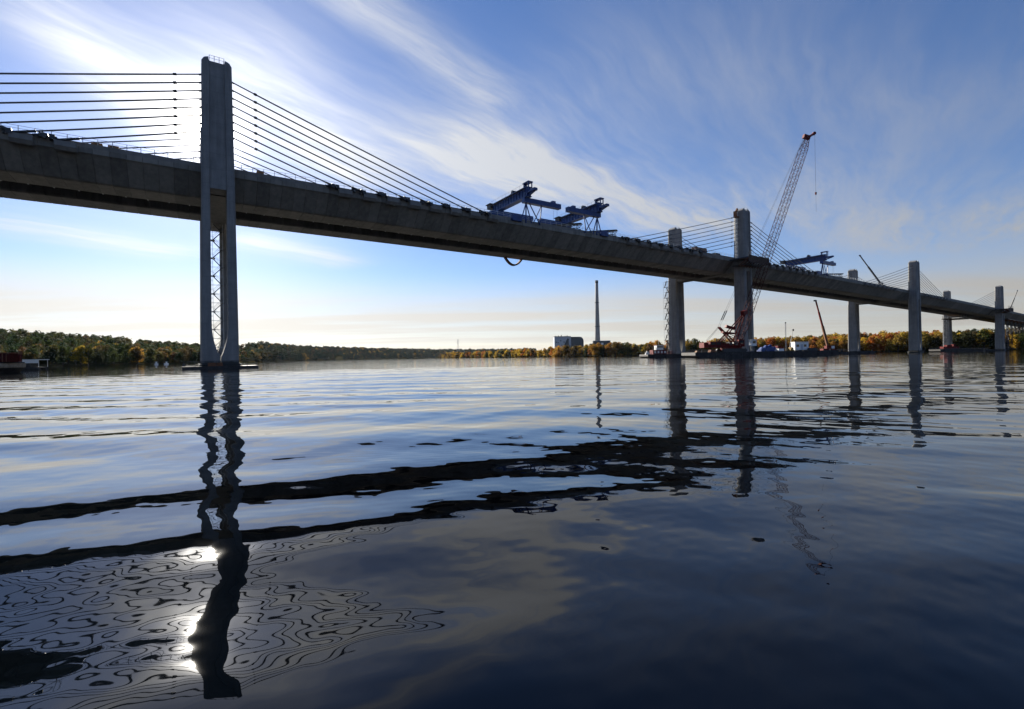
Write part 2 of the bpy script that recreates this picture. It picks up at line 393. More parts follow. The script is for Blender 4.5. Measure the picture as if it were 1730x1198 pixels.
# ------------------------------------------------------------------ the bridge (local x along the deck, y across it away from us)
UX, UY = 0.837, 0.547
P0 = Vector(((372 - 865) / F * 96.9, 96.9, 0)); BROT = math.atan2(UY, UX)
SPAN, TW = 183.0, 33.0
def BW(l, t, z): return Vector((P0.x + l * UX - t * UY, P0.y + l * UY + t * UX, z))
def zpar(l): s = l / SPAN; return 41.5 - 0.35 * s - 0.55 * s * s
def zdk(l): return zpar(l) - 0.9
bridge = empty("bridge", P0, BROT, "long concrete extradosed bridge under construction, its towers and stay cables crossing the river", "bridge")
TOPS = [61.4, 59.8, 56.2, 53.2]
def plan(a, b, cx, cy, z, rec=0.32, r=0.75, half=0.26):
    """tower plan: rounded corners, a recessed panel on the two faces across the deck"""
    p = []; A, B = a / 2, b / 2
    def corner(sx, sy, a0):
        for k in range(4):
            an = R(a0 + 30 * k); p.append((cx + sx * (A - r) + r * math.cos(an), cy + sy * (B - r) + r * math.sin(an), z))
    w = a * half
    corner(1, -1, -90); corner(1, 1, 0)
    p.extend([(cx + w, cy + B, z), (cx + w - 0.1, cy + B - rec, z), (cx - w + 0.1, cy + B - rec, z), (cx - w, cy + B, z)])
    corner(-1, 1, 90); corner(-1, -1, 180)
    p.extend([(cx - w, cy - B, z), (cx - w + 0.1, cy - B + rec, z), (cx + w - 0.1, cy - B + rec, z), (cx + w, cy - B, z)])
    return p
def tower(n, side):
    x, y = SPAN * n, TW * side; top = TOPS[n]; zs = zdk(x) - 5.2
    mb = MB(); zc_ = top - 0.95
    def cutz(z): d = top - z; return 0 if d > 1.9 else 0.16 * ((1.9 - d) / 0.95) ** 2
    def ab(z): k = (z - zs) / (top - zs); return 5.75 - 0.62 * k, 4.75 - 0.25 * k
    mb.loft([plan(*ab(z), x, y, z) for z in np.linspace(zs, zc_, 10)])
    a, b = ab(top)
    for sx in (-1, 1):                                            # rounded pilaster heads
        rings = []
        for dz_, cut in ((-0.9, 0), (-0.35, 0.03), (0.1, 0.13), (0.5, 0.32), (0.8, 0.6), (0.95, 0.95)):
            xi, xo = x + sx * a * 0.27, x + sx * (a / 2 - cut - 0.02); yy = b / 2 - 0.03 - cut * 0.6
            q = [(xi, y - yy, zc_ + dz_), (xo, y - yy + 0.3, zc_ + dz_), (xo, y + yy - 0.3, zc_ + dz_), (xi, y + yy, zc_ + dz_)]
            rings.append(q if sx > 0 else q[::-1])
        mb.loft(rings)
    mb.loft([[(x + ca * a * 0.2, y + sa * b * 0.36, zc_ - 0.05 + h_) for ca, sa in [(math.cos(R(t)) * k, math.sin(R(t)) * k) for t in range(0, 360, 30)]] for k, h_ in ((1, 0), (0.8, 0.35), (0.3, 0.5))])
    t = mb.build("tower", 'conc_tower', bridge)
    t["label"] = ["tower beside the low sun", "second tower behind the lattice crane", "third tower", "fourth tower near the right bank"][n] + (" on the near side" if side == 0 else " on the far side")
    for sx in (-1, 1):
        rings = []
        for z in list(np.linspace(-2.5, 10, 14)) + list(np.linspace(13, zs, 6)):
            k = max(0, z) / zs; xo = 3.2 - 0.33 * k; bb = 5.1 - 0.35 * k
            xi = 1.42 if z > 9 else 1.42 * max(0.03, 1 - ((9 - max(z, 2.0)) / 7.0) ** 2.2)
            r_ = 0.55; q = []
            for cx, cy, a0 in ((xo - r_, -bb / 2 + r_, -90), (xo - r_, bb / 2 - r_, 0)):
                q += [(cx + r_ * math.cos(R(a0 + 30 * i)), cy + r_ * math.sin(R(a0 + 30 * i))) for i in range(4)]
            q += [(xi, bb / 2), (xi, -bb / 2)]
            ring = [(x + sx * qx, y + qy, z) for qx, qy in q]
            rings.append(ring if sx > 0 else ring[::-1])
        MB().loft(rings).build("pier_leg", 'conc_tower', t)
    pb = MB(); pb.loft([plan(7.4, 6.4, x, y, -2.5, 0.01, 1.2), plan(7.4, 6.4, x, y, 0.75, 0.01, 1.2), plan(7.0, 6.0, x, y, 0.95, 0.01, 1.2)])
    pb.build("pier_base", 'conc_tower', t)
    rl = MB(); zr = zc_ + 0.1
    cs = [(-1.25, -1.7), (1.25, -1.7), (1.25, 1.7), (-1.25, 1.7)]
    for i in range(4):
        (x0, y0), (x1, y1) = cs[i], cs[(i + 1) % 4]
        for h_ in (0.6, 1.15): rl.tube((x + x0, y + y0, zr + h_), (x + x1, y + y1, zr + h_), 0.035, n=4)
        for k in range(3): rl.tube((x + x0 + (x1 - x0) * k / 3, y + y0 + (y1 - y0) * k / 3, zr - 0.2), (x + x0 + (x1 - x0) * k / 3, y + y0 + (y1 - y0) * k / 3, zr + 1.15), 0.05, n=4)
    rl.build("railing", 'galv', t)
    st = MB()
    for i in range(8):                                             # anchor pipes standing proud of both faces
        for sx in (-1, 1):
            zz = top - 3.1 - 1.62 * i; st.tube((x + sx * 2.45, y, zz), (x + sx * 3.0, y, zz - 0.2), 0.2, n=8)
    st.build("anchor_pipe", 'steel', t)["kind"] = "stuff"
    return t
for n in range(4):
    for sd_ in (1, 0): tower(n, sd_)
    x = SPAN * n; z = zdk(x)
    MB().lohi((x - 2.35, 2.4, z - 5.35), (x + 2.35, TW - 2.4, z - 0.4)).build("cross_beam", 'conc_seg', bridge)
# girder segments
SEC = [(2.3, 0.0), (2.3, -0.95), (2.75, -1.25), (6.4, -4.9), (6.9, -5.1), (13.0, -5.1), (13.4, -4.8), (14.1, -0.7), (14.6, -0.5), (14.6, 0.0)]
SECM = [(TW - y, z) for y, z in SEC][::-1]
SEG = 2.44
def seg_mesh(sec, L, slope):
    mb = MB(); sec = sec[::-1]; cy = sum(y for y, z in sec) / len(sec); cz = sum(z for y, z in sec) / len(sec)
    def ring(x, d):                                               # chamfered joint: the section draws in by d at both ends
        q = []
        for y, z in sec:
            L_ = math.hypot(y - cy, z - cz); q.append((x, y - (y - cy) / L_ * d, z - (z - cz) / L_ * d + slope * x))
        return q
    mb.loft([ring(-0.03, 0.16), ring(0.07, 0.0), ring(L - 0.07, 0.0), ring(L + 0.03, 0.16)]); return mb.mesh("segment")
cache = {}
def put_seg(sec, key, l, L, name="segment"):
    slope = round((zdk(l + L) - zdk(l)) / L, 3); k = (key, L, slope)
    if k not in cache:
        cache[k] = seg_mesh(sec, L, slope); cache[k].materials.append(M['conc_seg'])
    o = link(name, cache[k], None, bridge); o.location = (l, 0, zdk(l)); return o
L_START, N_NEAR = -26 * SEG, 140
for i in range(N_NEAR):
    l = L_START + i * SEG
    put_seg(SEC, 'n', l, SEG); put_seg(SECM, 'f', l, SEG)
l = L_START + N_NEAR * SEG; L_END = 4.1 * SPAN
while l < L_END:
    put_seg(SEC, 'n', l, 4 * SEG, "girder_span"); put_seg(SECM, 'f', l, 4 * SEG, "girder_span"); l += 4 * SEG
for lo_, n_, L_ in ((L_START - 60 * SEG, 60, SEG),):                 # the deck runs on out of frame to the left
    for k in range(0, n_, 4):
        put_seg(SEC, 'n', lo_ + k * L_, 4 * L_, "girder_span"); put_seg(SECM, 'f', lo_ + k * L_, 4 * L_, "girder_span")
L_MIN = L_START - 60 * SEG
def strip(name, y0, y1, z0, z1, mt, l0=L_MIN, l1=L_END, step=12.2):
    mb = MB(); rings = []
    for l in np.arange(l0, l1 + 0.1, step):
        z = zdk(l); rings.append([(l, y0, z + z0), (l, y1, z + z0), (l, y1, z + z1), (l, y0, z + z1)])
    mb.loft(rings); return mb.build(name, mt, bridge)
strip("closure_slab", 14.62, TW - 14.62, -0.45, -0.03, 'conc_plain')
for y0 in (2.4, TW - 2.75): strip("parapet", y0, y0 + 0.35, 0.004, 0.85, 'conc_plain')
# handrail on the parapet
for y0 in (2.5, TW - 2.5):
    mb = MB(); lq = np.arange(L_MIN, 2.1 * SPAN, 2.1)
    for i, l in enumerate(lq):
        z = zpar(l); mb.tube((l, y0, z - 0.1), (l, y0, z + 1.0), 0.055, n=4)
        if i < len(lq) - 1:
            z2 = zpar(lq[i + 1])
            for h_ in (0.5, 0.98): mb.tube((l, y0, z + h_), (lq[i + 1], y0, z2 + h_), 0.042, n=3)
    mb.build("handrail", 'galv', bridge)
# drain pipe with brackets along the inner edge, and struts across the gap
mb = MB()
for l in np.arange(L_START - 24, 1.9 * SPAN, 6.1):
    mb.tube((l, 13.75, zdk(l) - 4.75), (l + 6.1, 13.75, zdk(l + 6.1) - 4.75), 0.11, n=6)
mb.build("drain_pipe", 'white', bridge)
brk = MB().box((0, 0.15, 0.55), (0.16, 0.16, 1.3)).box((0, 0.3, -0.05), (0.16, 0.7, 0.16)).mesh("pipe_bracket"); brk.materials.append(M['white'])
for l in np.arange(L_START, 1.9 * SPAN, 3.05 * 1.2):
    o = link("pipe_bracket", brk, None, bridge); o.location = (l, 13.75, zdk(l) - 4.75)
ANCH = [24.2 + 5.71 * i for i in range(8)]
stm = MB().beam((0, 13.3, -4.7), (0, TW - 14.0, -0.9), 0.35, 0.35).mesh("strut"); stm.materials.append(M['conc_seg'])
blk = MB().prism([(1.2, 0.15), (2.42, 0.15), (2.42, -1.35), (1.75, -1.35), (1.2, -0.75)], -1.5, 1.5).mesh("anchor_block"); blk.materials.append(M['conc_plain'])
blkf = MB().prism([(TW - y, z) for y, z in [(1.2, 0.15), (2.42, 0.15), (2.42, -1.35), (1.75, -1.35), (1.2, -0.75)]][::-1], -1.5, 1.5).mesh("anchor_block"); blkf.materials.append(M['conc_plain'])
def jack_mesh(k):
    mb = MB(); r = random.Random(k)
    for i in range(5):
        mb.box((r.uniform(-1.6, 1.6), r.uniform(1.35, 2.2), r.uniform(0.2, 0.9)), (r.uniform(0.3, 1.1), 0.5, r.uniform(0.25, 0.9)), Matrix.Rotation(r.uniform(-0.4, 0.4), 3, 'Y'))
    mb.tube((-1.6, 1.7, 0.35), (0.4, 1.7, 0.75), 0.24, n=8)
    me = mb.mesh("jacking_gear"); me.materials.append(M['steel']); return me
jacks = [jack_mesh(k) for k in range(3)]
def cable(p0, p1, r, detail):
    """stay with a slight sag: bare strand near the tower, sheathed below the damper collar"""
    p0, p1 = Vector(p0), Vector(p1); mb = MB(); L = (p1 - p0).length; sag = L * 0.003
    x = (p1 - p0).normalized(); y = Vector((0, 0, 1)).cross(x).normalized(); z = x.cross(y)
    def cp(u): return p0.lerp(p1, u) - Vector((0, 0, sag * 4 * u * (1 - u)))
    us = [(0, 0.85), (4.3 / L, 0.85), (4.4 / L, 1)] + [(k / 8, 1) for k in range(2, 9)]
    mb.loft([[cp(u) + (y * math.cos(R(60 * i)) + z * math.sin(R(60 * i))) * r * q for i in range(6)] for u, q in us])
    c = mb.build("stay_cable", 'cable', bridge, True)
    if detail:
        MB().tube(cp(4.2 / L), cp(4.75 / L), r * 1.9, n=8).build("damper_collar", 'steel', c)
        MB().tube(cp(1 - 3.2 / L), p1, r * 1.6, n=8).build("guide_pipe", 'steel', c)
for n in range(4):
    for side in (0, 1):
        for sx in (-1, 1):
            for i in range(8):
                if n == 3 and sx > 0: continue
                xa = SPAN * n + sx * ANCH[7 - i]; ya = 1.9 if side == 0 else TW - 1.9
                zt = TOPS[n] - 3.1 - 1.62 * i
                cable((SPAN * n + sx * 2.6, TW * side, zt), (xa, ya, zdk(xa) + 0.35), 0.145 if n == 0 else 0.12, n < 2 and side == 0)
for n in range(3):
    for sx in (-1, 1):
        for i in range(8):
            xa = SPAN * n + sx * ANCH[i]
            o = link("anchor_block", blk, None, bridge); o.location = (xa + 1.2, 0, zdk(xa)); o.rotation_euler = (0, 0, 0)
            o = link("anchor_block", blkf, None, bridge); o.location = (xa + 1.2, 0, zdk(xa))
            if n < 2:
                o = link("jacking_gear", jacks[i % 3], None, bridge); o.location = (xa - 1.5, 0, zdk(xa) + 0.1)
            o = link("strut", stm, None, bridge); o.location = (xa, 0, zdk(xa))

# ------------------------------------------------------------------ blue segment lifting gantries on the deck
def gantry(l0, d, label):
    root = empty("lifting_gantry", BW(l0, 0, zdk(l0)), BROT, label, "gantry", "blue lifting gantries on the deck")
    p = lambda nm, mb, mt='blue': mb.build(nm, mt, root)
    p("main_beam", MB().lohi((-0.75, 0.2, 7.3), (0.75, 19.2, 9.7)).lohi((-0.95, 0.1, 9.7), (0.95, 19.3, 9.95)).lohi((-0.95, 0.1, 7.05), (0.95, 19.3, 7.3)))
    p("beam_end", MB().lohi((-0.6, -3.2, 8.0), (0.6, 0.2, 8.7)).beam((0, 0.2, 7.4), (0, -2.6, 8.0), 0.5, 0.4))
    p("end_frame", MB().lohi((-0.7, -0.6, 8.7), (-0.45, -0.35, 11.0)).lohi((0.45, -0.6, 8.7), (0.7, -0.35, 11.0)).lohi((-0.85, -0.7, 11.0), (0.85, 2.2, 11.3)).lohi((-0.5, 1.9, 9.95), (0.5, 2.2, 11.0)))
    p("launching_beam", MB().lohi((min(-1.0, d * 12.5), 1.0, 5.6), (max(1.0, d * 12.5), 2.5, 7.02)).lohi((min(d * 9.4, d * 10.6), 1.2, 7.02), (max(d * 9.4, d * 10.6), 2.3, 7.7)))
    p("launching_beam", MB().lohi((min(-1.0, d * 12.5), 15.5, 5.6), (max(1.0, d * 12.5), 17.0, 7.02)))
    for yy in (1.75, 16.2):
        for sx, ly, r_ in ((-1.9, 0, 0.17), (1.9, 0, 0.17), (0.3, 0.6, 0.22), (d * 5.2, 0.3, 0.16)):
            p("leg", MB().tube((0.0 if abs(sx) < 4 else d * 1.2, yy, 5.7), (sx, yy + ly, 0.0), r_, n=6))
        p("leg", MB().tube((d * 5.6, yy, 5.7), (d * 4.9, yy, 0.0), 0.17, n=6))
        p("leg", MB().tube((d * 5.6, yy, 5.7), (d * 2.6, yy, 0.3), 0.13, n=6))
    p("rear_support", MB().lohi((-0.9, 17.6, 3.2), (0.9, 19.0, 7.04)).lohi((-1.4, 17.0, 0.0), (1.4, 19.4, 3.2)))
    sf = MB()
    for y in np.arange(0.9, 19.0, 1.5): sf.lohi((-0.92, y, 7.303), (-0.753, y + 0.08, 9.697)).lohi((0.753, y, 7.303), (0.92, y + 0.08, 9.697))
    p("web_stiffener", sf)["kind"] = "stuff"
    wk = MB().lohi((-1.75, 0.6, 9.2), (-0.97, 19.0, 9.28))
    for y in np.arange(1.0, 19.0, 3.0): wk.beam((-0.93, y, 8.4), (-1.7, y, 9.2), 0.08, 0.1)
    p("walkway", wk, 'steel')
    p("winch", MB().tube((-0.7, 8, 10.5), (0.7, 8, 10.5), 0.55, n=10).lohi((-0.8, 7.2, 9.95), (0.8, 8.8, 10.2)), 'steel')
    p("operator_platform", MB().lohi((-1.6, 19.2, 8.6), (1.6, 21.4, 9.9)).lohi((-1.9, 19.0, 9.9), (1.9, 21.8, 10.1)), 'steel')
    rl = MB()
    for y in np.arange(0.5, 19.2, 1.9): rl.tube((-1.7, y, 9.28), (-1.7, y, 10.4), 0.04, n=3)
    rl.tube((-1.7, 0.6, 10.4), (-1.7, 19.0, 10.4), 0.035, n=3); p("handrail", rl, 'galv')
    for q in (d * 10, d * 11.4):
        p("hoist_rope", MB().tube((q, 1.7, 5.6), (q, 1.7, 0.6), 0.03, n=3), 'steel')
    b2 = MB()                                                     # access ramp and hydraulic pack on the deck
    b2.lohi((-3.2 * d - 1.6, 1.6, 0), (-3.2 * d + 1.6, 4.2, 1.7)); p("power_pack", b2)
    return root
gantry(76.7, 1, "blue lifting gantry closest to the sunlit tower, its arm reaching right")
gantry(104.6, -1, "blue lifting gantry with its arm reaching left, right of the twin gantry")
gantry(254.0, 1, "distant blue lifting gantry just right of the tall lattice crane")
def inclined_stage(l0, label, L=6.5):
    root = empty("inclined_stage", BW(l0, 0, zdk(l0)), BROT, label, "work stage")
    lat = MB(); lattice(lat, (0, 1.6, 1.6), (-L, 12.0, 2.6), 1.3, 1.3, 0.1, 7); lat.build("truss", 'steel', root)
    MB().beam((0.2, 1.4, 2.5), (-L, 12, 3.4), 1.9, 0.2).build("platform", 'steel', root)
    for q in (0.1, 0.5, 0.9): MB().tube((-L * q, 1.6 + 10.4 * q, 0), (-L * q, 1.6 + 10.4 * q, 2.0 + q), 0.1, n=5).build("prop", 'steel', root)
inclined_stage(97.5, "dark inclined truss stage between the two nearer blue gantries")
inclined_stage(113.0, "dark inclined truss stage right of the second blue gantry")
inclined_stage(275.0, "dark inclined truss stage right of the distant blue gantry")
# hanging hose below the far girder
mb = MB(); hp = []
for k in range(15):
    u_ = k / 14; hp.append(Vector((84 + 7.0 * u_, 25.2, zdk(86) - 5.0 - 2.5 * (1 - (2 * u_ - 1) ** 2))))
for a_, b_ in zip(hp, hp[1:]): mb.beam(a_, b_, 1.0, 0.5)
hs = mb.build("hanging_tarp", 'rust'); hs.location = P0; hs.rotation_euler = (0, 0, BROT)
tag(hs, "rust brown strap sagging in a loop below the girder near midspan", "strap")

# work platforms round two tower heads
def work_platform(n, label):
    x = SPAN * n; root = empty("work_platform", BW(x, 0, zdk(x)), BROT, label, "platform")
    r = random.Random(n)
    def ringpl(z0, z1, o):
        mb = MB()
        mb.lohi((-o - 3.1, -o - 2.6, z0), (o + 3.1, -2.62, z1)); mb.lohi((-o - 3.1, -2.6, z0), (-3.0, 1.2, z1)); mb.lohi((3.0, -2.6, z0), (o + 3.1, 1.2, z1))
        return mb
    ringpl(-1.2, -0.75, 4.2).build("platform_floor", 'steel', root)
    ringpl(-3.4, -3.1, 2.4).build("lower_floor", 'steel', root)
    for k in range(9):
        xx = -7.2 + 14.4 * k / 8
        MB().beam((xx, -2.6, -3.9), (xx, -6.7, -1.3), 0.2, 0.3).lohi((xx - 0.1, -6.8, -1.3), (xx + 0.1, -2.7, -1.2)).build("bracket", 'rust', root)
    for k in range(10):
        xx = -7.3 + 1.46 * k; h_ = r.uniform(0.9, 1.5)
        MB().lohi((xx, -6.85, -3.3 + r.uniform(0, .6)), (xx + 1.38, -6.78, -0.7 + h_ * 0.4)).build("form_panel", 'darkwood', root)
    rl = MB()
    for k in range(13):
        xx = -7.3 + 14.6 * k / 12; rl.tube((xx, -6.7, -0.8), (xx, -6.7, 1.4 + r.uniform(-.5, .5)), 0.05, n=4)
    for h_ in (0.0, 0.6): rl.tube((-7.3, -6.7, h_), (7.3, -6.7, h_), 0.04, n=4)
    rl.build("guard_rail", 'steel', root)
    for k in range(4):
        w = r.uniform(1.5, 3.5); xx = -9.5 + 5.5 * k; yy = r.uniform(2.8, 4.5)
        MB().lohi((xx, yy, 0.02), (xx + w, yy + 1.6, r.uniform(0.6, 1.5))).build("material_stack", 'rust' if k % 2 else 'steel', root)
work_platform(1, "dark timber and steel work platform hung round the second tower at deck level")
work_platform(3, "dark work platform round the tower near the right bank at deck level")
# hoist mast and orange climbing cage on the second tower
root = empty("tower_hoist", BW(SPAN - 3.6, 0.3, zdk(SPAN)), BROT, "thin hoist mast with orange cage climbing the left face of the second tower", "hoist")
mb = MB(); lattice(mb, (0, 0, -0.75), (0, 0, 18.6), 0.7, 0.7, 0.06, 24); mb.build("mast", 'galv', root)
MB().lohi((-0.9, -0.8, 16.5), (0.9, 0.8, 16.8)).lohi((-0.8, -0.7, 16.8), (-0.5, 0.7, 19.0)).beam((-0.6, 0, 18.2), (0.9, 0, 20.2), 0.5, 0.7).build("cage", 'rust', root)
mb = MB()
for k in range(7): mb.tube((0.2, 0, 2.2 + 2.3 * k), (1.0, 0, 2.2 + 2.3 * k), 0.07, n=4)
mb.build("wall_tie", 'steel', root)

# stair towers
def stair_tower(loc, rz, h, w, d, label, flights, mt='steel', thick=0.16):
    root = empty("stair_tower", loc, rz, label, "stair tower", "scaffold stair towers")
    fr = MB()
    for sx in (-w / 2, w / 2):
        for sy in (-d / 2, d / 2): fr.tube((sx, sy, 0), (sx, sy, h), 0.05, n=4)
    fr.tube((-w * 0.12, -d / 2, 0), (-w * 0.12, -d / 2, h), 0.04, n=4)
    nb = flights * 2
    for k in range(nb + 1):
        z = h * k / nb
        for sy in (-d / 2, d / 2): fr.tube((-w / 2, sy, z), (w / 2 if k % 2 == 0 else -w * 0.12, sy, z), 0.035, n=3)
        for sx in (-w / 2, w / 2): fr.tube((sx, -d / 2, z), (sx, d / 2, z), 0.035, n=3)
    fr.build("scaffold_frame", 'galv', root)
    for k in range(flights):
        z0, z1 = h * k / flights, h * (k + 1) / flights; a, b = (-w * 0.1, w * 0.46) if k % 2 == 0 else (w * 0.46, -w * 0.1)
        mb = MB(); yy = -d / 4 if k % 2 == 0 else d / 4
        mb.beam((a, yy, z0), (b, yy, z1), d * (0.4 if thick > 0.1 else 0.2), thick)
        for h_ in (0.55, 1.0): mb.tube((a, yy - d * 0.2, z0 + h_), (b, yy - d * 0.2, z1 + h_), 0.035, n=3)
        mb.lohi((b - 0.45, -d / 2, z1 - 0.12), (b + 0.45, d / 2, z1)); mb.build("stair_flight", mt, root)
tp = at(364.5, 97 + 26 * UX); stair_tower((tp.x, tp.y, 0.5), BROT, zdk(0) - 5.6, 3.5, 1.6, "zigzag scaffold stair seen through the slot of the nearest tower", 16)
tp = BW(SPAN - 6.3, TW, 0); stair_tower((tp.x, tp.y, 0.5), BROT + 1.2, zdk(SPAN) - 5.7, 2.6, 2.0, "scaffold stair standing left of the second pier's far leg", 14, 'steel', 0.08)
tp = BW(3 * SPAN - 5.0, TW, 0); stair_tower((tp.x, tp.y, 0.5), BROT + 1.2, zdk(3 * SPAN) - 5.7, 3.2, 2.0, "scaffold stair beside the far pier leg against the right bank trees", 10, 'steel', 0.08)

# raft round the first pier, workboats
root = empty("pier_raft", BW(0, 0, 0), BROT, "low dark work raft wrapped round the foot of the nearest tower", "raft")
for c_, s_ in (((0, -4.5, 0.15), (12.5, 2.4, 0.7)), ((-5.0, -0.7, 0.15), (2.4, 5.0, 0.7)), ((5.0, -0.7, 0.15), (2.4, 5.0, 0.7))): MB().box(c_, s_).build("pontoon", 'hull', root)
mb = MB()
for k in range(8): mb.tube((-6 + 12 * k / 7, -5.4, 0.45), (-6 + 12 * k / 7, -5.4, 1.5), 0.04, n=4)
mb.tube((-6, -5.4, 1.45), (6, -5.4, 1.45), 0.04, n=4); mb.build("handrail", 'steel', root)
MB().lohi((-2.2, -5.3, 0.5), (0.2, -3.9, 1.15)).build("material_stack", 'rust', root)

def hull_rings(L, W, H, rake=0.25):
    prof = [(-L / 2, 0.75, 0.35), (-L / 2 + L * 0.06, 0.95, 0.05), (0, 1, 0.0), (L / 2 - L * rake, 1, 0.0), (L / 2 - L * rake * 0.4, 0.72, 0.12), (L / 2, 0.08, 0.45)]
    return [[(x, -W / 2 * k, H), (x, -W / 2 * k * 0.8, -0.4 + H * z), (x, W / 2 * k * 0.8, -0.4 + H * z), (x, W / 2 * k, H)] for x, k, z in prof]
def small_boat(loc, rz, L, label, mt='white', cabin=True, group=None):
    root = empty("work_boat", loc, rz, label, "boat", group)
    MB().loft(hull_rings(L, L * 0.34, 0.75)).build("hull", mt, root)
    if cabin:
        MB().lohi((-L * 0.15, -L * 0.11, 0.7), (L * 0.15, L * 0.11, 1.7)).build("cabin", 'white', root)
        MB().lohi((-L * 0.2, -L * 0.14, 1.7), (L * 0.2, L * 0.14, 1.8)).build("roof", mt, root)
    MB().lohi((-L / 2 - 0.35, -0.2, 0.1), (-L / 2 + 0.02, 0.2, 1.1)).build("outboard_motor", 'steel', root)
tp = at(330, 92); small_boat((tp.x, tp.y, 0), 0.2, 3.6, "small dark skiff moored left of the nearest tower's foot", 'hull', False)
tp = at(264, 290); small_boat((tp.x, tp.y, 0), 1.2, 2.2, "tiny white boat off the wooded left bank, the left of two")
tp = at(281, 300); small_boat((tp.x, tp.y, 0), 0.3, 2.4, "tiny white boat off the wooded left bank, right beside another")

# ------------------------------------------------------------------ barges
def barge(loc, rz, L, W, H, label, rake=True, mt='hull'):
    root = empty("barge", loc, rz, label, "barge")
    mb = MB(); e = L * 0.06 if rake else 0.2
    prof = [(-L / 2, H), (-L / 2, H * 0.45), (-L / 2 + e, -0.6), (L / 2 - e, -0.6), (L / 2, H * 0.45), (L / 2, H)]
    mb.loft([[(x, -W / 2, z) for x, z in prof], [(x, W / 2, z) for x, z in prof]]); mb.build("hull", mt, root)
    rb = MB()
    for k in range(int(L / 3.0)):
        x = -L / 2 + 1.5 + 3.0 * k; rb.lohi((x - 0.09, -W / 2 - 0.1, 0.15 if e < 1 or abs(x) < L / 2 - e else H * 0.5), (x + 0.09, -W / 2 - 0.003, H - 0.1))
    rb.build("fender_rib", 'steel', root)["kind"] = "stuff"
    MB().lohi((-L / 2, -W / 2 - 0.06, H - 0.003), (L / 2, W / 2 + 0.06, H + 0.16)).build("deck_plate", 'hull', root)
    hr = MB()
    for x in np.arange(-L / 2 + 0.5, L / 2, 2.4): hr.tube((x, W / 2 - 0.2, H + 0.16), (x, W / 2 - 0.2, H + 1.2), 0.035, n=4)
    for z in (0.7, 1.2): hr.tube((-L / 2 + 0.5, W / 2 - 0.2, H + z), (L / 2 - 0.5, W / 2 - 0.2, H + z), 0.03, n=4)
    hr.build("handrail", 'galv', root)
    for k in range(int(L / 5)):                                    # tyre fenders
        x = -L / 2 + 3 + 5 * k; mb = MB(); q = [(x + 0.45 * math.cos(R(a)), 0.75 + 0.45 * math.sin(R(a)) + (H - 1.5) * 0.5) for a in range(0, 360, 45)]
        mb.loft([[(u, -W / 2 - 0.34, v) for u, v in q], [(u, -W / 2 - 0.105, v) for u, v in q]]); mb.build("tyre_fender", 'hull', root)
    bl = MB()
    for sx in (-0.45, 0, 0.45):
        bl.tube((L * sx, -W / 2 + 0.6, H + 0.16), (L * sx, -W / 2 + 0.6, H + 0.75), 0.16, n=8)
    bl.build("bollard", 'steel', root)["kind"] = "stuff"
    return root
BD = 178.0
tp = at(1278, BD); barge((tp.x, tp.y, 0), -0.02, 50, 15, 1.7, "long flat crane barge in front of the second pier")
DZ = 1.87
tp = at(1150, 214); barge((tp.x, tp.y, 0), 0.1, 34, 10, 1.3, "low barge tucked behind the second pier's far leg")
tp = at(1424, 232); barge((tp.x, tp.y, 0), 0.1, 26, 9, 1.2, "low dark barge right of the white site hut")
tp = at(1606, 345); barge((tp.x, tp.y, 0), 0.05, 24, 9, 1.6, "dark barge carrying a red machine under the fourth pier's far leg")
tp = at(1655, 352); barge((tp.x, tp.y, 0), 0.05, 24, 8, 1.0, "flat low barge reaching to the rightmost pier")

# big red lattice crane
cb = at(1235, BD + 2, DZ)
root = empty("lattice_crane", cb, 0, "tall red lattice boom crane on the barge, towering above the deck", "crane")
for y in (-2.8, 2.8):
    tr = MB(); prof = [(-4.6, 0.55), (-4.0, 0.0), (4.0, 0.0), (4.6, 0.55), (4.0, 1.25), (-4.0, 1.25)]
    tr.loft([[(x, y - 0.6, z) for x, z in prof], [(x, y + 0.6, z) for x, z in prof]]); tk = tr.build("crawler_track", 'steel', root)
MB().lohi((-3.0, -2.2, 0.5), (3.0, 2.2, 1.6)).build("car_body", 'red', root)
MB().lohi((-9.2, -2.0, 1.65), (3.2, 2.0, 2.5)).lohi((-8.4, -1.9, 2.5), (-4.2, 1.9, 3.9)).lohi((-3.9, -1.7, 2.5), (-1.4, 1.7, 3.3)).beam((-4.2, 0, 3.4), (-1.2, 0, 2.6), 3.0, 0.3).build("engine_house", 'red', root)
for x0 in (-8.0, -6.0): MB().lohi((x0, -1.96, 2.75), (x0 + 1.5, -1.905, 3.6)).build("radiator_grille", 'hull', root)
for x0, zz in ((-0.6, 3.05), (0.9, 3.15)): MB().tube((x0, -1.5, zz), (x0, 1.5, zz), 0.55, n=12).build("winch_drum", 'steel', root)
rl = MB()
for k in range(9): rl.tube((-9.0 + 1.4 * k, -2.1, 2.5), (-9.0 + 1.4 * k, -2.1, 3.5), 0.04, n=4)
rl.tube((-9.0, -2.1, 3.5), (2.2, -2.1, 3.5), 0.04, n=4).tube((-9.0, -2.1, 3.0), (2.2, -2.1, 3.0), 0.03, n=4); rl.build("handrail", 'steel', root)
MB().tube((-5.0, 0.8, 3.9), (-5.0, 0.8, 5.0), 0.16, n=8).build("exhaust_pipe", 'steel', root)
MB().lohi((-10.9, -2.3, 1.7), (-9.25, 2.3, 3.6)).build("counterweight", 'red', root)
cbx = MB().lohi((1.6, -3.0, 1.9), (3.7, -1.95 - 0.06, 4.5)).build("cab", 'red', root)
MB().lohi((1.9, -3.03, 3.0), (3.4, -3.003, 4.2)).build("window", 'glass', cbx)
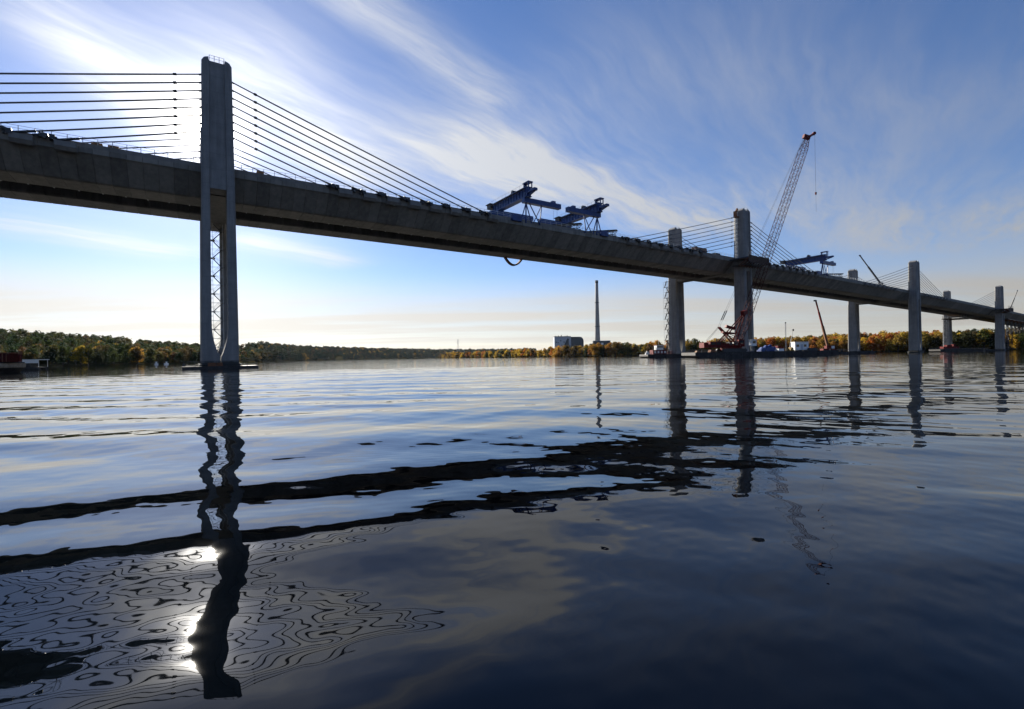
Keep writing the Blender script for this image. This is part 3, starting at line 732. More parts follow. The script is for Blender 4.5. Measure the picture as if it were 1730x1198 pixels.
TD = BD + 47; tipz = zat(1371, 232, TD); tipx = (1371 - 865) / F * TD - cb.x; foot = Vector((2.2, 0, 2.4)); tip = Vector((tipx, TD - BD - 2, tipz - DZ))
ax = (tip - foot).normalized()
bm = MB(); k0, k1 = foot + ax * 8, tip - ax * 9
lattice(bm, foot, k0, 1.2, 2.7, 0.12, 4, lace=0.055); lattice(bm, k0, k1, 2.7, 2.7, 0.12, 40, lace=0.05); lattice(bm, k1, tip, 2.7, 1.3, 0.12, 6, lace=0.055)
bm.build("boom", 'darkred', root)
side = Vector((0, 1, 0)); perp = ax.cross(side).normalized()
if perp.x < 0: perp = -perp
hd = MB(); hd.beam(tip - perp * 2.0 - ax * 0.6, tip + perp * 1.0 + ax * 0.2, 1.4, 1.7); hd.beam(tip + perp * 0.2, tip + perp * 2.4 + ax * 4.6, 0.9, 0.9); hd.tube(tip + perp * 2.4 + ax * 4.6 - side * 0.5, tip + perp * 2.4 + ax * 4.6 + side * 0.5, 0.75, n=10)
hd.build("boom_head", 'red', root)
jt = tip + perp * 2.7 + ax * 4.8
hz = zat(1386, 325, TD) - DZ
MB().tube(jt, (jt.x, jt.y, hz), 0.05, n=4).tube((jt.x, jt.y, hz), (jt.x + 0.05, jt.y, hz - 8.5), 0.035, n=4).build("hoist_rope", 'steel', root)
MB().tube((jt.x, jt.y, hz + 0.6), (jt.x, jt.y, hz - 0.5), 0.45, 0.3, n=8).build("hook_block", 'red', root)
mz = Vector(((1219 - 865) / F * BD - cb.x, 0, zat(1219, 552, BD) - DZ))
ms = MB()
for y in (-1.3, 1.3): ms.beam((0.8, y, 3.6), mz + Vector((0, y * 0.5, 0)), 0.35, 0.45)
for q in (0.25, 0.5, 0.75, 0.98):
    c_ = Vector((0.8, 0, 3.6)).lerp(mz, q); ms.beam(c_ + Vector((0, -1.2, 0)), c_ + Vector((0, 1.2, 0)), 0.15, 0.2)
ms.build("live_mast", 'red', root)
gt = Vector((4.6, -1.0, zat(1258, 530, BD) - DZ)); af = MB()
for y in (-1.5, 1.5):
    af.tube((-4, y, 4.0), gt + Vector((0, y * 0.6, 0)), 0.2, n=6); af.tube((1.4, y, 4.0), gt + Vector((0, y * 0.6, 0)), 0.2, n=6); af.tube((-3.2, y, 4), (0.8, y * .8, 9.5), 0.14, n=6)
    af.tube((1.4, y, 5.5), (-2.0, y, 7.0), 0.12, n=5)
af.beam(gt + Vector((-1.2, -1.2, 0.2)), gt + Vector((1.4, 1.2, 0.8)), 1.2, 1.5); af.beam((-3.2, 0, 7.4), (1.5, 0, 6.8), 2.2, 0.5); af.beam((-1.8, 0, 9.6), (1.5, 0, 8.6), 1.6, 0.9)
af.build("gantry_frame", 'red', root)
pn = MB(); q1 = foot.lerp(tip, 0.985) - perp * 1.6
for y in (-0.8, 0.8):
    pn.tube(mz + Vector((0, y, 0)), q1 + Vector((0, y * 0.5, 0)), 0.045, n=4); pn.tube(mz + Vector((0, y * .6, 0)), Vector((-8.8, y, 4.4)), 0.05, n=4)
    pn.tube(mz.lerp(q1, 0.03) + Vector((0, y, 0)), mz.lerp(q1, 0.07) + Vector((0, y, 0)), 0.16, n=5)
pn.build("pendant", 'steel', root)

# things on the barge
tp = at(1351, BD - 1, DZ)
root = empty("site_hut", tp, -0.05, "white box site hut standing on the right end of the crane barge", "hut")
MB().lohi((-2.4, -1.5, 0.3), (2.4, 1.5, 3.1)).build("body", 'white', root)
MB().lohi((-2.55, -1.65, 3.103), (2.55, 1.65, 3.28)).build("roof", 'white', root)
for x in (-1.4, 1.2): MB().lohi((x - 0.45, -1.53, 1.4), (x + 0.45, -1.503, 2.3)).build("window", 'glass', root)
MB().lohi((-0.4, -1.53, 0.35), (0.45, -1.503, 2.35)).build("door", 'clad', root)
for x in (-2, 0, 2): MB().lohi((x - 0.15, -1.4, 0), (x + 0.15, 1.4, 0.297)).build("skid", 'steel', root)
tp = at(1272, BD - 5, DZ)
root = empty("control_cab", tp, 0.1, "small white cab on a stand in front of the second tower's foot", "cab")
MB().lohi((-0.9, -0.9, 2.0), (0.9, 0.9, 4.1)).build("body", 'white', root); MB().lohi((-1.1, -1.1, 4.103), (1.1, 1.1, 4.3)).build("roof", 'white', root)
MB().lohi((-0.6, -0.93, 2.9), (0.6, -0.903, 3.8)).build("window", 'glass', root)
for sx in (-0.7, 0.7):
    for sy in (-0.7, 0.7): MB().lohi((sx - 0.09, sy - 0.09, 0), (sx + 0.09, sy + 0.09, 1.997)).build("leg", 'steel', root)
tp = at(1297, BD, DZ)
root = empty("tarpaulin_heap", tp, 0.1, "dark blue covered machinery on the barge right of the second tower", "machinery")
r = random.Random(4); prof = []
for k in range(9):
    x = -3.4 + 6.8 * k / 8; hgt = [0.6, 1.6, 1.4, 2.3, 2.0, 2.5, 1.5, 1.7, 0.5][k]
    prof.append([(x, -1.5, 0.01), (x, -1.3, hgt * 0.7), (x, -0.5, hgt), (x, 0.6, hgt * 0.95), (x, 1.4, hgt * 0.6), (x, 1.5, 0.01)])
MB().loft(prof).build("tarpaulin", 'blue', root)
MB().lohi((3.0, -1.3, 0.0), (5.2, 1.0, 1.5)).lohi((3.4, -1.0, 1.5), (4.6, 0.8, 2.0)).build("generator", 'red', root)
tp = at(1328, BD + 2, DZ)
root = empty("light_mast", tp, 0, "thin lattice lighting mast left of the white site hut", "mast")
mb = MB(); lattice(mb, (0, 0, 0), (0, 0, zat(1332, 546, BD) - DZ), 0.32, 0.2, 0.025, 26); mb.build("mast", 'galv', root)
MB().lohi((-0.18, -0.15, zat(1332, 546, BD) - DZ), (0.18, 0.15, zat(1332, 546, BD) - DZ + 0.5)).build("lamp_head", 'steel', root)
tp = at(1334, BD + 3, DZ)
root = empty("boom_lift", tp, 0, "small knuckle boom raised beside the lighting mast", "boom lift")
e = Vector(((1348 - 865) / F * BD - tp.x, 0, zat(1348, 558, BD) - DZ))
MB().lohi((-1.0, -0.8, 0), (1.0, 0.8, 1.0)).build("chassis", 'yellow', root); MB().beam((0, 0, 0.8), e, 0.12, 0.18).build("arm", 'steel', root); MB().lohi((e.x - 0.15, -0.3, e.z - 0.1), (e.x + 0.35, 0.3, e.z + 0.6)).build("basket", 'steel', root)
r = random.Random(9)
nm = [("timber_bundle", 'wood', "stack of brown timber"), ("steel_bundle", 'rust', "bundle of rusty steel"), ("storage_box", 'white', "pale storage box"), ("storage_box", 'yellow', "yellow storage box"), ("steel_bundle", 'steel', "dark steel frame")]
for k, px in enumerate((1182, 1203, 1317, 1336, 1372)):
    a, mt, lb = nm[k]; tp = at(px, BD - 3.5, DZ); rt = empty(a, tp, r.uniform(-.2, .2), lb + " on the crane barge " + ["at its left end", "left of the red crane", "right of the blue machinery", "just left of the white hut", "right of the white hut"][k], "cargo")
    w, h_ = (r.uniform(2.2, 3.8), r.uniform(0.5, 1.2)) if k != 3 else (1.2, 1.3)
    for q in range(3): MB().lohi((-w / 2 + q * 0.1, -0.9, h_ * q / 3 + 0.004 * q), (w / 2 - q * 0.07, 0.9, h_ * (q + 1) / 3)).build("layer", mt, rt)
# red telescopic crane right of the barge
tp = at(1399, 228, 1.36)
root = empty("telescopic_crane", tp, 0, "red telescopic boom crane on the low barge, boom leaning left under the deck", "crane")
MB().lohi((-3.0, -1.3, 0.4), (3.0, 1.3, 1.5)).build("carrier", 'red', root)
MB().lohi((-1.2, -1.0, 1.5), (1.0, 1.0, 2.8)).build("turntable", 'red', root); MB().lohi((1.0, -1.1, 1.5), (2.4, 0.1, 2.7)).build("cab", 'white', root)
for sx in (-2.1, -0.7, 0.7, 2.1):
    MB().tube((sx, -1.45, 0.5), (sx, 1.45, 0.5), 0.5, n=12).build("wheel", 'hull', root)
e = Vector(((1381 - 865) / F * 228 - tp.x, 0.5, zat(1381, 508, 228) - 1.36)); f0 = Vector((0, 0, 2.3)); 
MB().beam(f0, f0.lerp(e, 0.45), 0.75, 0.95).build("boom_section", 'rust', root); MB().beam(f0.lerp(e, 0.4), f0.lerp(e, 0.75), 0.55, 0.7).build("boom_section", 'red', root); MB().beam(f0.lerp(e, 0.7), e, 0.42, 0.55).build("boom_section", 'red', root)
MB().lohi((e.x - 0.9, e.y - 0.3, e.z - 0.3), (e.x + 0.3, e.y + 0.3, e.z + 0.4)).build("boom_head", 'steel', root)
# mobile cranes working on the deck
def deck_crane(l, t, px, py, Y, label, mt='steel'):
    b = BW(l, t, zdk(l) + 0.01); root = empty("mobile_crane", b, BROT, label, "crane")
    MB().lohi((-3.5, -1.2, 0.5), (3.5, 1.2, 1.5)).build("carrier", mt, root); MB().lohi((-1, -1, 1.5), (1.2, 1, 2.8)).build("turntable", mt, root)
    for sx in (-2.4, -0.8, 0.8, 2.4): MB().tube((sx, -1.3, 0.5), (sx, 1.3, 0.5), 0.5, n=10).build("wheel", 'hull', root)
    e = Vector(((px - 865) / F * Y, Y, zat(px, py, Y))) - b; e = Matrix.Rotation(-BROT, 3, 'Z') @ e
    MB().beam((0, 0, 2.3), Vector((0, 0, 2.3)).lerp(e, 0.6), 0.6, 0.8).beam(Vector((0, 0, 2.3)).lerp(e, 0.55), e, 0.4, 0.5).build("boom", mt, root)
    MB().box(e, (1.6, 0.5, 0.7)).build("boom_head", mt, root)
deck_crane(329.6, 4.5, 1456, 432, 283, "dark telescopic crane boom rising from the deck before the third tower")
deck_crane(602, 4.5, 1721, 491, 430, "thin crane boom on the deck at the right edge")
# containers and stacks on the deck
for l, t, w, h_, mt, lb in ((160, 2.9, 7.0, 1.9, 'rust', "rusty brown container on the deck left of the second tower"), (171, 3.2, 3.5, 1.1, 'steel', "low dark crate on the deck just left of the second tower"),
                       (8.0, 3.4, 1.3, 1.2, 'wood', "small brown plywood box on the deck right of the nearest tower"), (-19.0, 3.1, 1.6, 0.9, 'wood', "left of two brown crates on the deck left of the sun"), (-16.6, 3.1, 1.6, 0.9, 'wood', "right of two brown crates on the deck left of the sun"),
                       (68, 3.5, 4.5, 1.6, 'blue', "low blue power unit on the deck left of the first gantry")):
    root = empty("deck_container", BW(l, t, zdk(l) + 0.01), BROT, lb, "container")
    MB().lohi((-w / 2, 0, 0.15), (w / 2, 2.0, h_ + 0.6)).build("body", mt, root)
    for q in range(int(w / 0.6)): MB().lohi((-w / 2 + 0.6 * q + 0.1, -0.05, 0.2), (-w / 2 + 0.6 * q + 0.35, -0.003, h_ + 0.5)).build("rib", mt, root)
    MB().lohi((-w / 2 + 0.1, 0.1, 0), (w / 2 - 0.1, 1.9, 0.147)).build("skid", 'steel', root)
# falsework carrying the deck beyond the fourth pier
root = empty("falsework", BW(3 * SPAN + 12, 8, 0), BROT, "dark steel falsework towers under the deck at the right edge", "falsework")
for k in range(3, 10):
    for yy in (0,):
        lx = 6 + 13 * k; zt = zdk(3 * SPAN + 12 + lx) - 6.6; mb = MB(); lattice(mb, (lx, yy, 0.3), (lx, yy, zt), 3.4, 3.4, 0.2, 7, lace=0.11); mb.build("shoring_tower", 'steel', root)
        MB().lohi((lx - 2.6, yy - 3.4, zt), (lx + 2.6, yy + 3.4, zt + 0.7)).build("head_beam", 'rust', root)
for yy in (-2.5, 2.5):
    z0, z1 = zdk(3 * SPAN + 52) - 5.5, zdk(3 * SPAN + 122) - 5.5
    MB().beam((40, yy, z0), (130, yy, z1), 0.5, 0.7).build("long_beam", 'steel', root)
root = empty("hanging_stage", BW(3 * SPAN - 26, 20, zdk(3 * SPAN - 26) - 5.3), BROT, "dark stage hung below the deck left of the rightmost pier", "work stage")
MB().lohi((-7, -4, -3.2), (14, 8, -2.7)).build("stage_floor", 'darkwood', root)
for x in (-6.5, 0, 6.5, 13):
    for y in (-3.5, 7.5): MB().tube((x, y, -2.7), (x, y, 0.1), 0.14, n=6).build("hanger", 'steel', root)
mb = MB()
for x in np.arange(-7, 14.1, 3): mb.tube((x, -4, -2.7), (x, -4, -1.6), 0.05, n=4)
mb.tube((-7, -4, -1.6), (14, -4, -1.6), 0.05, n=4); mb.build("handrail", 'galv', root)
# red machine on the far barge
tp = at(1604, 345, 1.77)
root = empty("excavator", tp, 0.1, "long red machine lying on the dark barge near the right bank", "machine")
MB().lohi((-6, -1.4, 0.5), (6, 1.4, 1.9)).lohi((-3, -1.2, 1.9), (1, 1.2, 3.0)).build("body", 'red', root); MB().lohi((-5, -1.5, 0), (5, 1.5, 0.497)).build("track", 'steel', root); MB().lohi((2.0, -1.2, 1.9), (3.8, 0.8, 3.4)).build("cab", 'red', root)
# push boat
tp = at(1113, 222)
root = empty("push_boat", tp, 0.15, "red and white push boat left of the second pier's far leg", "boat")
MB().loft(hull_rings(12, 5, 1.3, 0.12)).build("hull", 'hull', root)
c1 = MB().lohi((-3.6, -1.8, 1.25), (3.2, 1.8, 3.4)).build("deckhouse", 'red', root)
c2 = MB().lohi((-1.6, -1.4, 3.403), (1.6, 1.4, 5.6)).build("wheelhouse", 'white', root)
MB().lohi((-1.9, -1.7, 5.603), (1.9, 1.7, 5.8)).build("roof", 'red', root)
for x in (-0.95, 0.0, 0.95): MB().lohi((x - 0.38, -1.43, 4.4), (x + 0.38, -1.403, 5.2)).build("window", 'glass', c2)
for x in (-2.6, -1.0, 0.6, 2.2): MB().lohi((x - 0.4, -1.83, 1.9), (x + 0.4, -1.803, 2.9)).build("window", 'white', c1)
MB().tube((0, 0, 5.8), (0, 0, 8.2), 0.06, n=5).tube((-0.5, 0, 7.4), (0.5, 0, 7.4), 0.05, n=4).build("mast", 'white', root)
for x in (-2.6, -2.1): MB().tube((x, 0.6, 3.4), (x, 0.6, 5.2), 0.2, n=8).build("exhaust_stack", 'steel', root)
for y in (-1.4, 1.4): MB().lohi((5.0, y - 0.3, 0.6), (5.7, y + 0.3, 3.0)).build("push_knee", 'red', root)
tp = at(1094, 219)
root = empty("sail_dinghy", tp, 0, "small boat with a pale cover at the left end of the barges", "boat")
MB().loft(hull_rings(4.5, 1.6, 0.7)).build("hull", 'hull', root); MB().loft([[(-1.6, -0.5, 0.7), (1.4, -0.5, 0.7), (1.4, 0.5, 0.7), (-1.6, 0.5, 0.7)], [(-0.3, -0.1, 2.9), (0.2, -0.1, 2.9), (0.2, 0.1, 2.9), (-0.3, 0.1, 2.9)]]).build("cover", 'white', root)
# left edge: dark barge with raked bow, red frame; white pontoon boat
tp = at(-98, 84)
root = barge((tp.x, tp.y, 0), 0.1, 22, 5, 1.7, "dark barge with raked stone coloured bow at the left edge", True)
wg = [(8.9, 1.66), (11.25, 1.66), (11.15, 0.95), (9.3, -0.3), (8.9, -0.3)]
MB().loft([[(x, -2.57, z) for x, z in wg], [(x, 2.57, z) for x, z in wg]]).build("bow_plate", 'stone', root)
tp = at(12, 84.5, 1.87)
root = empty("red_locker", tp, 0.1, "red steel locker on the dark barge at the left edge", "locker")
MB().lohi((-1.4, -1.2, 0), (1.4, 1.2, 1.5)).build("body", 'darkred', root)
MB().lohi((-1.5, -1.3, 1.503), (1.5, 1.3, 1.65)).build("lid", 'rust', root)
for x in (-0.9, -0.3, 0.3, 0.9): MB().lohi((x - 0.05, -1.25, 0.05), (x + 0.05, -1.203, 1.45)).build("rib", 'rust', root)
tp = at(34, 84.5, 1.87)
root = empty("mooring_post", tp, 0.1, "slim red post at the bow of the left edge barge", "post")
MB().tube((0, 0, 0), (0, 0, 1.7), 0.13, n=8).build("shaft", 'red', root); MB().lohi((-0.2, -0.2, 1.3), (0.2, 0.2, 1.9)).build("head", 'rust', root)
tp = at(56, 118)
root = empty("pontoon_boat", tp, 0.05, "white roofed pontoon boat beyond the bow of the left edge barge", "boat")
for y in (-1, 1): MB().tube((-2.6, y, 0.25), (2.4, y, 0.25), 0.38, n=8).build("float", 'hull', root)
MB().lohi((-2.6, -1.3, 0.6), (2.5, 1.3, 0.75)).build("deck", 'hull', root); MB().lohi((-2.5, -1.25, 0.75), (0.4, 1.25, 1.7)).build("cabin", 'hull', root)
MB().lohi((-2.7, -1.4, 2.45), (2.6, 1.4, 2.6)).build("roof", 'white', root)
MB().lohi((-2.5, -1.27, 1.703), (2.3, -1.2, 2.447)).build("window_band", 'white', root)
for x in (-2.4, 2.3):
    for y in (-1.2, 1.2): MB().tube((x, y, 0.75), (x, y, 2.45), 0.05, n=5).build("post", 'white', root)

# ------------------------------------------------------------------ power station and pylons
PY = 1537.0
tp = at(1010, PY, 2.0)
root = empty("chimney", tp, 0, "very tall grey chimney stack of the power station", "chimney")
top_h = zat(1008, 474, PY) - 2
MB().loft([[(math.cos(R(a)) * r_, math.sin(R(a)) * r_, z) for a in range(0, 360, 18)] for z, r_ in ((0, 9.2), (top_h * 0.3, 7.7), (top_h * 0.65, 5.8), (top_h - 8, 4.7))]).build("shaft", 'chimney', root, True)
MB().loft([[(math.cos(R(a)) * r_, math.sin(R(a)) * r_, z) for a in range(0, 360, 18)] for z, r_ in ((top_h - 8, 4.9), (top_h - 7.5, 5.2), (top_h, 5.0))]).build("cap", 'clad_dark', root)
for q in (0.38, 0.7): MB().loft([[(math.cos(R(a)) * r_, math.sin(R(a)) * r_, top_h * q + z) for a in range(0, 360, 18)] for z, r_ in ((0, 9.4 - 5 * q), (0, 10.4 - 5 * q), (1.6, 10.4 - 5 * q), (1.6, 9.4 - 5 * q))]).build("gallery", 'clad_dark', root)
tp = at(951, PY - 60, 2.0); sc_ = (PY - 60) / F
root = empty("boiler_house", tp, 0, "pale blocky boiler house of the power station behind golden trees", "building")
w, h_ = 28 * sc_, zat(950, 569, PY - 60) - 2
MB().lohi((-w / 2, 0, 0), (w / 2, 34, h_)).build("wall", 'clad', root)
MB().lohi((-w / 2 - 0.6, -0.6, h_ + 0.01), (w / 2 + 0.6, 34.6, h_ + 1.4)).build("roof", 'clad_dark', root)
for k, x in enumerate((-20, -12, -3, 8, 15)): MB().lohi((x - 1.5, 8, h_ + 1.41), (x + 1.5, 11, h_ + 3 + (k % 3))).build("roof_vent", 'clad_dark', root)
for x, z in ((-18, 26), (-11, 20), (-14, 38), (-3, 30), (4, 40), (-19, 40), (12, 34), (-6, 44)): MB().lohi((x - 1.6, -0.35, z), (x + 1.6, -0.004, z + 3.2)).build("window", 'glass', root)
MB().beam((2, -1.5, 20), (17, -1.5, h_ - 6), 2.5, 6).build("conveyor", 'clad_dark', root)
MB().lohi((14, -3, 0), (18, -0.4, h_ - 10)).build("stair_shaft", 'clad_dark', root)
tp = at(976, PY - 50, 2.0)
root = empty("precipitator", tp, 0, "dark rounded plant hall attached right of the pale boiler house", "building")
w = 21 * sc_; hh = zat(976, 569, PY - 50) - 2
mb = MB(); pr = [(-w / 2, 22), (-w / 2, hh)] + [(w / 2 - 12 + 12 * math.sin(R(a)), hh - 14 + 14 * math.cos(R(a))) for a in range(0, 91, 15)] + [(w / 2, 26), (w / 2 - 8, 12), (w / 2 - 18, 12)]
mb.loft([[(x, 0, z) for x, z in pr], [(x, 30, z) for x, z in pr]]); mb.build("wall", 'clad_dark', root)
for x in (-w / 2 + 3, 0, w / 2 - 14): MB().lohi((x - 1, 4, 0), (x + 1, 8, 22)).build("column", 'clad_dark', root)
tp = at(1017, PY - 30, 2.0)
root = empty("plant_hall", tp, 0, "low dark plant hall at the foot of the tall chimney", "building")
w = 30 * sc_; hh = zat(1017, 576, PY - 30) - 2
MB().lohi((-w / 2, 0, 0), (w / 2, 16, hh)).build("wall", 'clad_dark', root); MB().lohi((-w / 2 - 10, 0, 0), (-w / 2 - 0.01, 20, hh - 8)).build("annex", 'clad_dark', root)
MB().lohi((-2, -0.3, hh - 12), (5, -0.004, hh - 6)).build("window", 'white', root); MB().lohi((-w / 2 - 0.4, -0.4, hh + 0.01), (w / 2 + 0.4, 16.4, hh + 1)).build("roof", 'clad', root)
tp = at(988, PY - 40, 2.0)
def pylon(px, Y, ytop, zb, label):
    tp = at(px, Y, zb); root = empty("power_pylon", tp, 0.3, label, "pylon", "lattice power pylons")
    h_ = zat(px, ytop, Y) - zb; mb = MB(); w = h_ * 0.2
    lattice(mb, (0, 0, 0), (0, 0, h_ * 0.6), w, w * 0.45, 0.28, 5, lace=0.16); lattice(mb, (0, 0, h_ * 0.6), (0, 0, h_), w * 0.45, w * 0.1, 0.25, 6, lace=0.14); mb.build("frame", 'galv', root)
    for q in (0.66, 0.8, 0.93): MB().beam((-h_ * 0.13, 0, h_ * q), (h_ * 0.13, 0, h_ * q), 0.5, 0.6).build("cross_arm", 'galv', root)
pylon(774, 2700, 573, 30, "taller lattice power pylon above the far shore near the middle")
pylon(450, 1400, 576, 28, "small lattice power pylon on the ridge right of the nearest tower")

# ------------------------------------------------------------------ trees
def crown_mesh(k, nleaf, size):
    r = np.random.default_rng(100 + k)
    lobes = []
    for i in range(13):
        a = r.random() * 2 * math.pi; rad = r.uniform(0.05, 0.30); z = r.uniform(0.16, 0.84)
        lobes.append((math.cos(a) * rad * (1.15 - 0.5 * z), math.sin(a) * rad * (1.15 - 0.5 * z), z, r.uniform(0.12, 0.21)))
    lobes.append((0, 0, 0.6, 0.24)); lobes.append((0, 0, 0.86, 0.13))
    L = np.array(lobes); idx = r.integers(0, len(L), nleaf)
    d = r.normal(size=(nleaf, 3)); d /= np.linalg.norm(d, axis=1)[:, None]
    rad = L[idx, 3] * r.uniform(0.55, 1.08, nleaf)
    c = L[idx, :3] + d * rad[:, None]
    nrm = d + r.normal(size=(nleaf, 3)) * 0.6; nrm /= np.linalg.norm(nrm, axis=1)[:, None]
    t = np.cross(nrm, r.normal(size=(nleaf, 3))); t /= np.linalg.norm(t, axis=1)[:, None]; b = np.cross(nrm, t)
    s = (size * r.uniform(0.6, 1.3, nleaf))[:, None]
    v = np.stack([c - t * s - b * s * 0.7, c + t * s - b * s * 0.5, c + t * s * 0.8 + b * s, c - t * s * 0.6 + b * s * 0.8], 1)
    tint = 0.8 + 0.4 * r.random(len(L))
    return v, tint[idx]
def quad_mesh(name, v, col):
    n = len(v); me = bpy.data.meshes.new(name); me.vertices.add(n * 4); me.vertices.foreach_set("co", v.astype(np.float32).ravel())
    me.loops.add(n * 4); me.loops.foreach_set("vertex_index", np.arange(n * 4, dtype=np.int32))
    me.polygons.add(n); me.polygons.foreach_set("loop_start", (np.arange(n) * 4).astype(np.int32)); me.update(calc_edges=True)
    a = me.attributes.new("leafcol", 'FLOAT_COLOR', 'FACE'); cc = np.ones((n, 4), np.float32); cc[:, :3] = col; a.data.foreach_set("color", cc.ravel())
    me.materials.append(M['leaf']); return me
CROWNS = []; TRUNKS = []; LOW = []
for k in range(6):
    v, c = crown_mesh(k, 900, 0.030); CROWNS.append(quad_mesh("crown", v, c[:, None] * np.ones(3)))
    LOW.append(crown_mesh(20 + k, 190, 0.060))
    mb = MB(); r = random.Random(k); mb.tube((0, 0, -0.06), (0.01, 0, 0.45), 0.028, 0.018, n=7); mb.tube((0.01, 0, 0.45), (0, 0.02, 0.85), 0.018, 0.006, n=6)
    for q in range(6):
        a = r.uniform(0, 6.28); z = r.uniform(0.25, 0.6); mb.tube((0.005, 0, z), (math.cos(a) * 0.22, math.sin(a) * 0.22, z + r.uniform(0.12, 0.25)), 0.011, 0.004, n=5)
    me = mb.mesh("trunk"); me.materials.append(M['bark']); TRUNKS.append(me)
GREEN = [(0.034, 0.048, 0.016), (0.026, 0.040, 0.014), (0.045, 0.050, 0.015), (0.038, 0.038, 0.014)]
GOLD = [(0.34, 0.20, 0.025), (0.28, 0.17, 0.03), (0.38, 0.25, 0.03), (0.22, 0.15, 0.03)]
ORANGE = [(0.36, 0.13, 0.02), (0.30, 0.11, 0.02)]
BROWN = [(0.12, 0.075, 0.025), (0.10, 0.06, 0.02), (0.09, 0.075, 0.022)]
trees = []
def scatter(px0, px1, y0f, y1f, spacing, pal, hmin, hmax, bank):
    px = px0
    while px < px1:
        y0, y1 = y0f(px), y1f(px); Y = y0
        while Y < y1:
            p_ = px + random.uniform(-.5, .5) * spacing * F / Y; yy = Y + random.uniform(-.4, .4) * spacing
            z = float(land(p_, yy))
            if z > 0:
                cols, kind = pal(p_, (yy - y0) / max(1, y1 - y0)); h_ = random.uniform(hmin, hmax)
                trees.append((h_ / yy * (1.4 if (yy - y0) < 1.5 * spacing else 1.0), p_, yy, z, h_, cols[random.randrange(len(cols))], kind, bank))
            Y += spacing * (1 if Y < y0 + 4 * spacing else 1.5)
        px += spacing * F / y0 * 0.8
IL = lambda P, V: (lambda px: float(np.interp(px, P, V)))
def pal_left(px, t):
    u = random.random()
    if t < 0.12: return (GOLD, 'golden') if (u < 0.24 and 70 < px < 260) else ((BROWN, 'brown') if u < 0.38 else (GREEN, 'green'))
    return (BROWN, 'brown') if u < 0.13 else ((GOLD, 'golden') if u < 0.145 else (GREEN, 'green'))
def pal_right(px, t):
    u = random.random()
    if px < 1090: return (GOLD, 'golden') if u < 0.58 else ((ORANGE, 'orange') if u < 0.68 else ((BROWN, 'brown') if u < 0.85 else (GREEN, 'green')))
    if px > 1610: return (GREEN, 'green') if u < 0.55 else ((GOLD, 'golden') if u < 0.85 else (BROWN, 'brown'))
    return (GOLD, 'golden') if u < 0.60 else ((ORANGE, 'orange') if u < 0.80 else ((GREEN, 'green') if u < 0.90 else (BROWN, 'brown')))
yl0, ylc, yr0, yrc = IL(PXL, YL0), IL(PXL, YLC), IL(PXR, YR0), IL(PXR, YRC)
scatter(-160, 350, lambda p: yl0(p) + 4, lambda p: ylc(p) + 25, 8.6, pal_left, 8, 12.5, 'left')
scatter(350, 460, lambda p: yl0(p) + 4, lambda p: ylc(p) + 30, 20, pal_left, 10, 16, 'left')
scatter(746, 1900, lambda p: yr0(p) + 4, lambda p: yr0(p) + 34, 9.5, pal_right, 12, 20, 'right')
scatter(1050, 1900, lambda p: yr0(p) + 44, lambda p: yrc(p) + 20, 17, pal_right, 12, 18, 'right')
far = []
trees.sort(key=lambda t: -t[0])
ok = [t for t in trees if -25 < t[1] < 1750]; rest = [t for t in trees if not (-25 < t[1] < 1750)]
solo, rest = ok[:300], ok[300:] + rest
BN = {'left': "on the wooded hillside along the left bank", 'right': "in the tree line along the right bank"}
def where(p_, Y, bank):
    if bank == 'left':
        return ("at the left bank's edge" if Y < yl0(p_) + 22 else "up the left bank's slope") + (" left of the nearest tower" if p_ < 370 else " right of the nearest tower")
    for lim, w in ((935, "on the low shore left of the power station"), (1090, "on the shore below the power station chimney"), (1245, "on the shore behind the second pier's far leg"),
                   (1430, "behind the crane barge"), (1545, "between the two legs of the third pier"), (1610, "between the third and fourth piers")):
        if p_ < lim: return w
    return "on the shore behind the rightmost pier"
KN = {'golden': "golden yellow autumn tree", 'orange': "orange red autumn tree", 'brown': "brownish autumn tree", 'green': "dark green tree"}
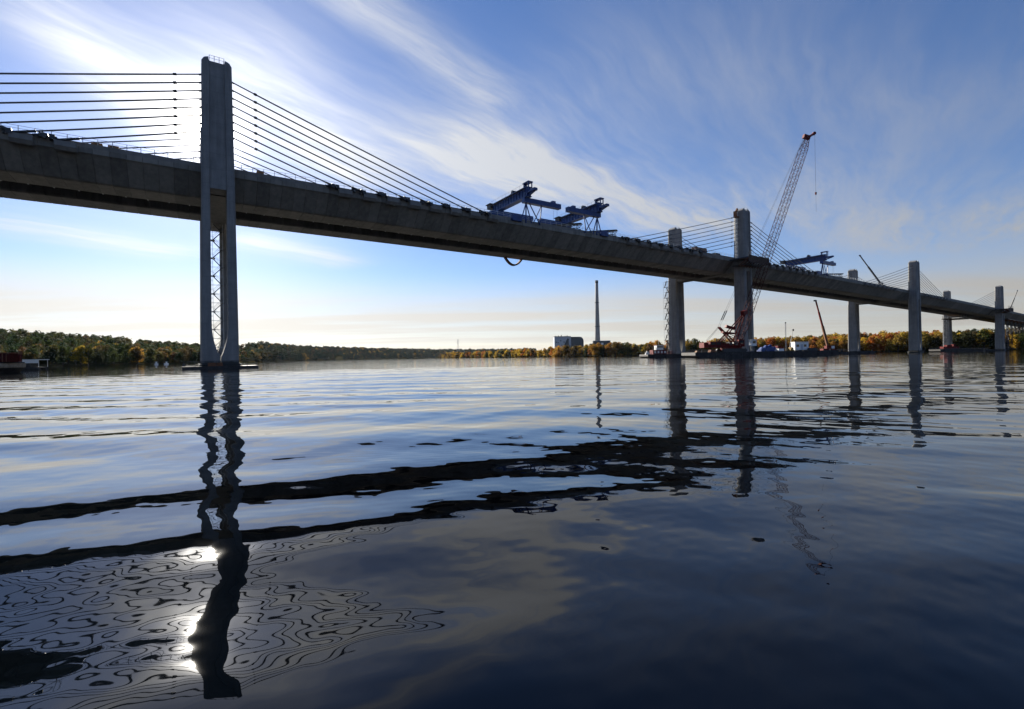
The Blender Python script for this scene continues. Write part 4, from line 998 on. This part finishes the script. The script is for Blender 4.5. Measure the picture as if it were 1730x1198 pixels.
for i, (_, p_, Y, z, h_, c, kind, bank) in enumerate(solo):
    tp = at(p_, Y, z); k = i % 6
    root = empty("tree", tp, random.uniform(0, 6.28), KN[kind] + " " + where(p_, Y, bank), "tree", f"{kind} trees {where(p_, Y, bank)}")
    w = h_ * random.uniform(0.95, 1.25)
    for nm_, me in (("crown", CROWNS[k]), ("trunk", TRUNKS[k])):
        o = link(nm_, me, None, root); o.scale = (w, w, h_); o.color = (*[q * random.uniform(0.85, 1.15) for q in c], 1)
def forest(name, lst, label):
    vs_, cs = [], []
    for i, (_, p_, Y, z, h_, c, *_r) in enumerate(lst):
        v, t = LOW[i % 6]; a = random.uniform(0, 6.28); ca, sa = math.cos(a), math.sin(a); w = h_ * random.uniform(1.0, 1.3)
        q = np.stack([(v[..., 0] * ca - v[..., 1] * sa) * w, (v[..., 0] * sa + v[..., 1] * ca) * w, v[..., 2] * h_], -1) + np.array([(p_ - 865) / F * Y, Y, z - 0.1 * h_])
        vs_.append(q); cs.append(t[:, None] * np.array(c))
    o = link(name, quad_mesh(name, np.concatenate(vs_), np.concatenate(cs))); tag(o, label, "forest", kind="stuff")
forest("woodland", rest, "mixed green and gold woodland filling the banks behind the front trees")
for _ in range(1500):
    p_ = random.uniform(440, 905); y0, y1 = yl0(p_), ylc(p_); Y = y0 + (y1 - y0) * random.random() ** 0.8 + 10
    c = random.choice(GREEN) if random.random() < 0.78 else random.choice(BROWN + GOLD[:1])
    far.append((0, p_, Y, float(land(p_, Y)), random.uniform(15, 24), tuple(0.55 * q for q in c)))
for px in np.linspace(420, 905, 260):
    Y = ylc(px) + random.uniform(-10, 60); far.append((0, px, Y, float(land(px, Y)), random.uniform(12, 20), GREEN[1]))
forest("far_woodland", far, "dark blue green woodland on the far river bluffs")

# ------------------------------------------------------------------ air
def m_haze():
    m = bpy.data.materials.new("haze_air"); m.use_nodes = True; t = m.node_tree; t.nodes.clear()
    v = t.nodes.new("ShaderNodeVolumePrincipled"); o = t.nodes.new("ShaderNodeOutputMaterial"); t.links.new(v.outputs[0], o.inputs["Volume"])
    v.inputs["Color"].default_value = (0.62, 0.79, 1.0, 1); v.inputs["Density"].default_value = 0.000007; v.inputs["Anisotropy"].default_value = 0.35
    return m
S.cycles.volume_bounces = 0
tag(link("haze", MB().lohi((-8600, -8600, -4.2), (8600, 8600, 290)).mesh("haze"), m_haze()), "thin blue river haze filling the air", "haze", kind="stuff")
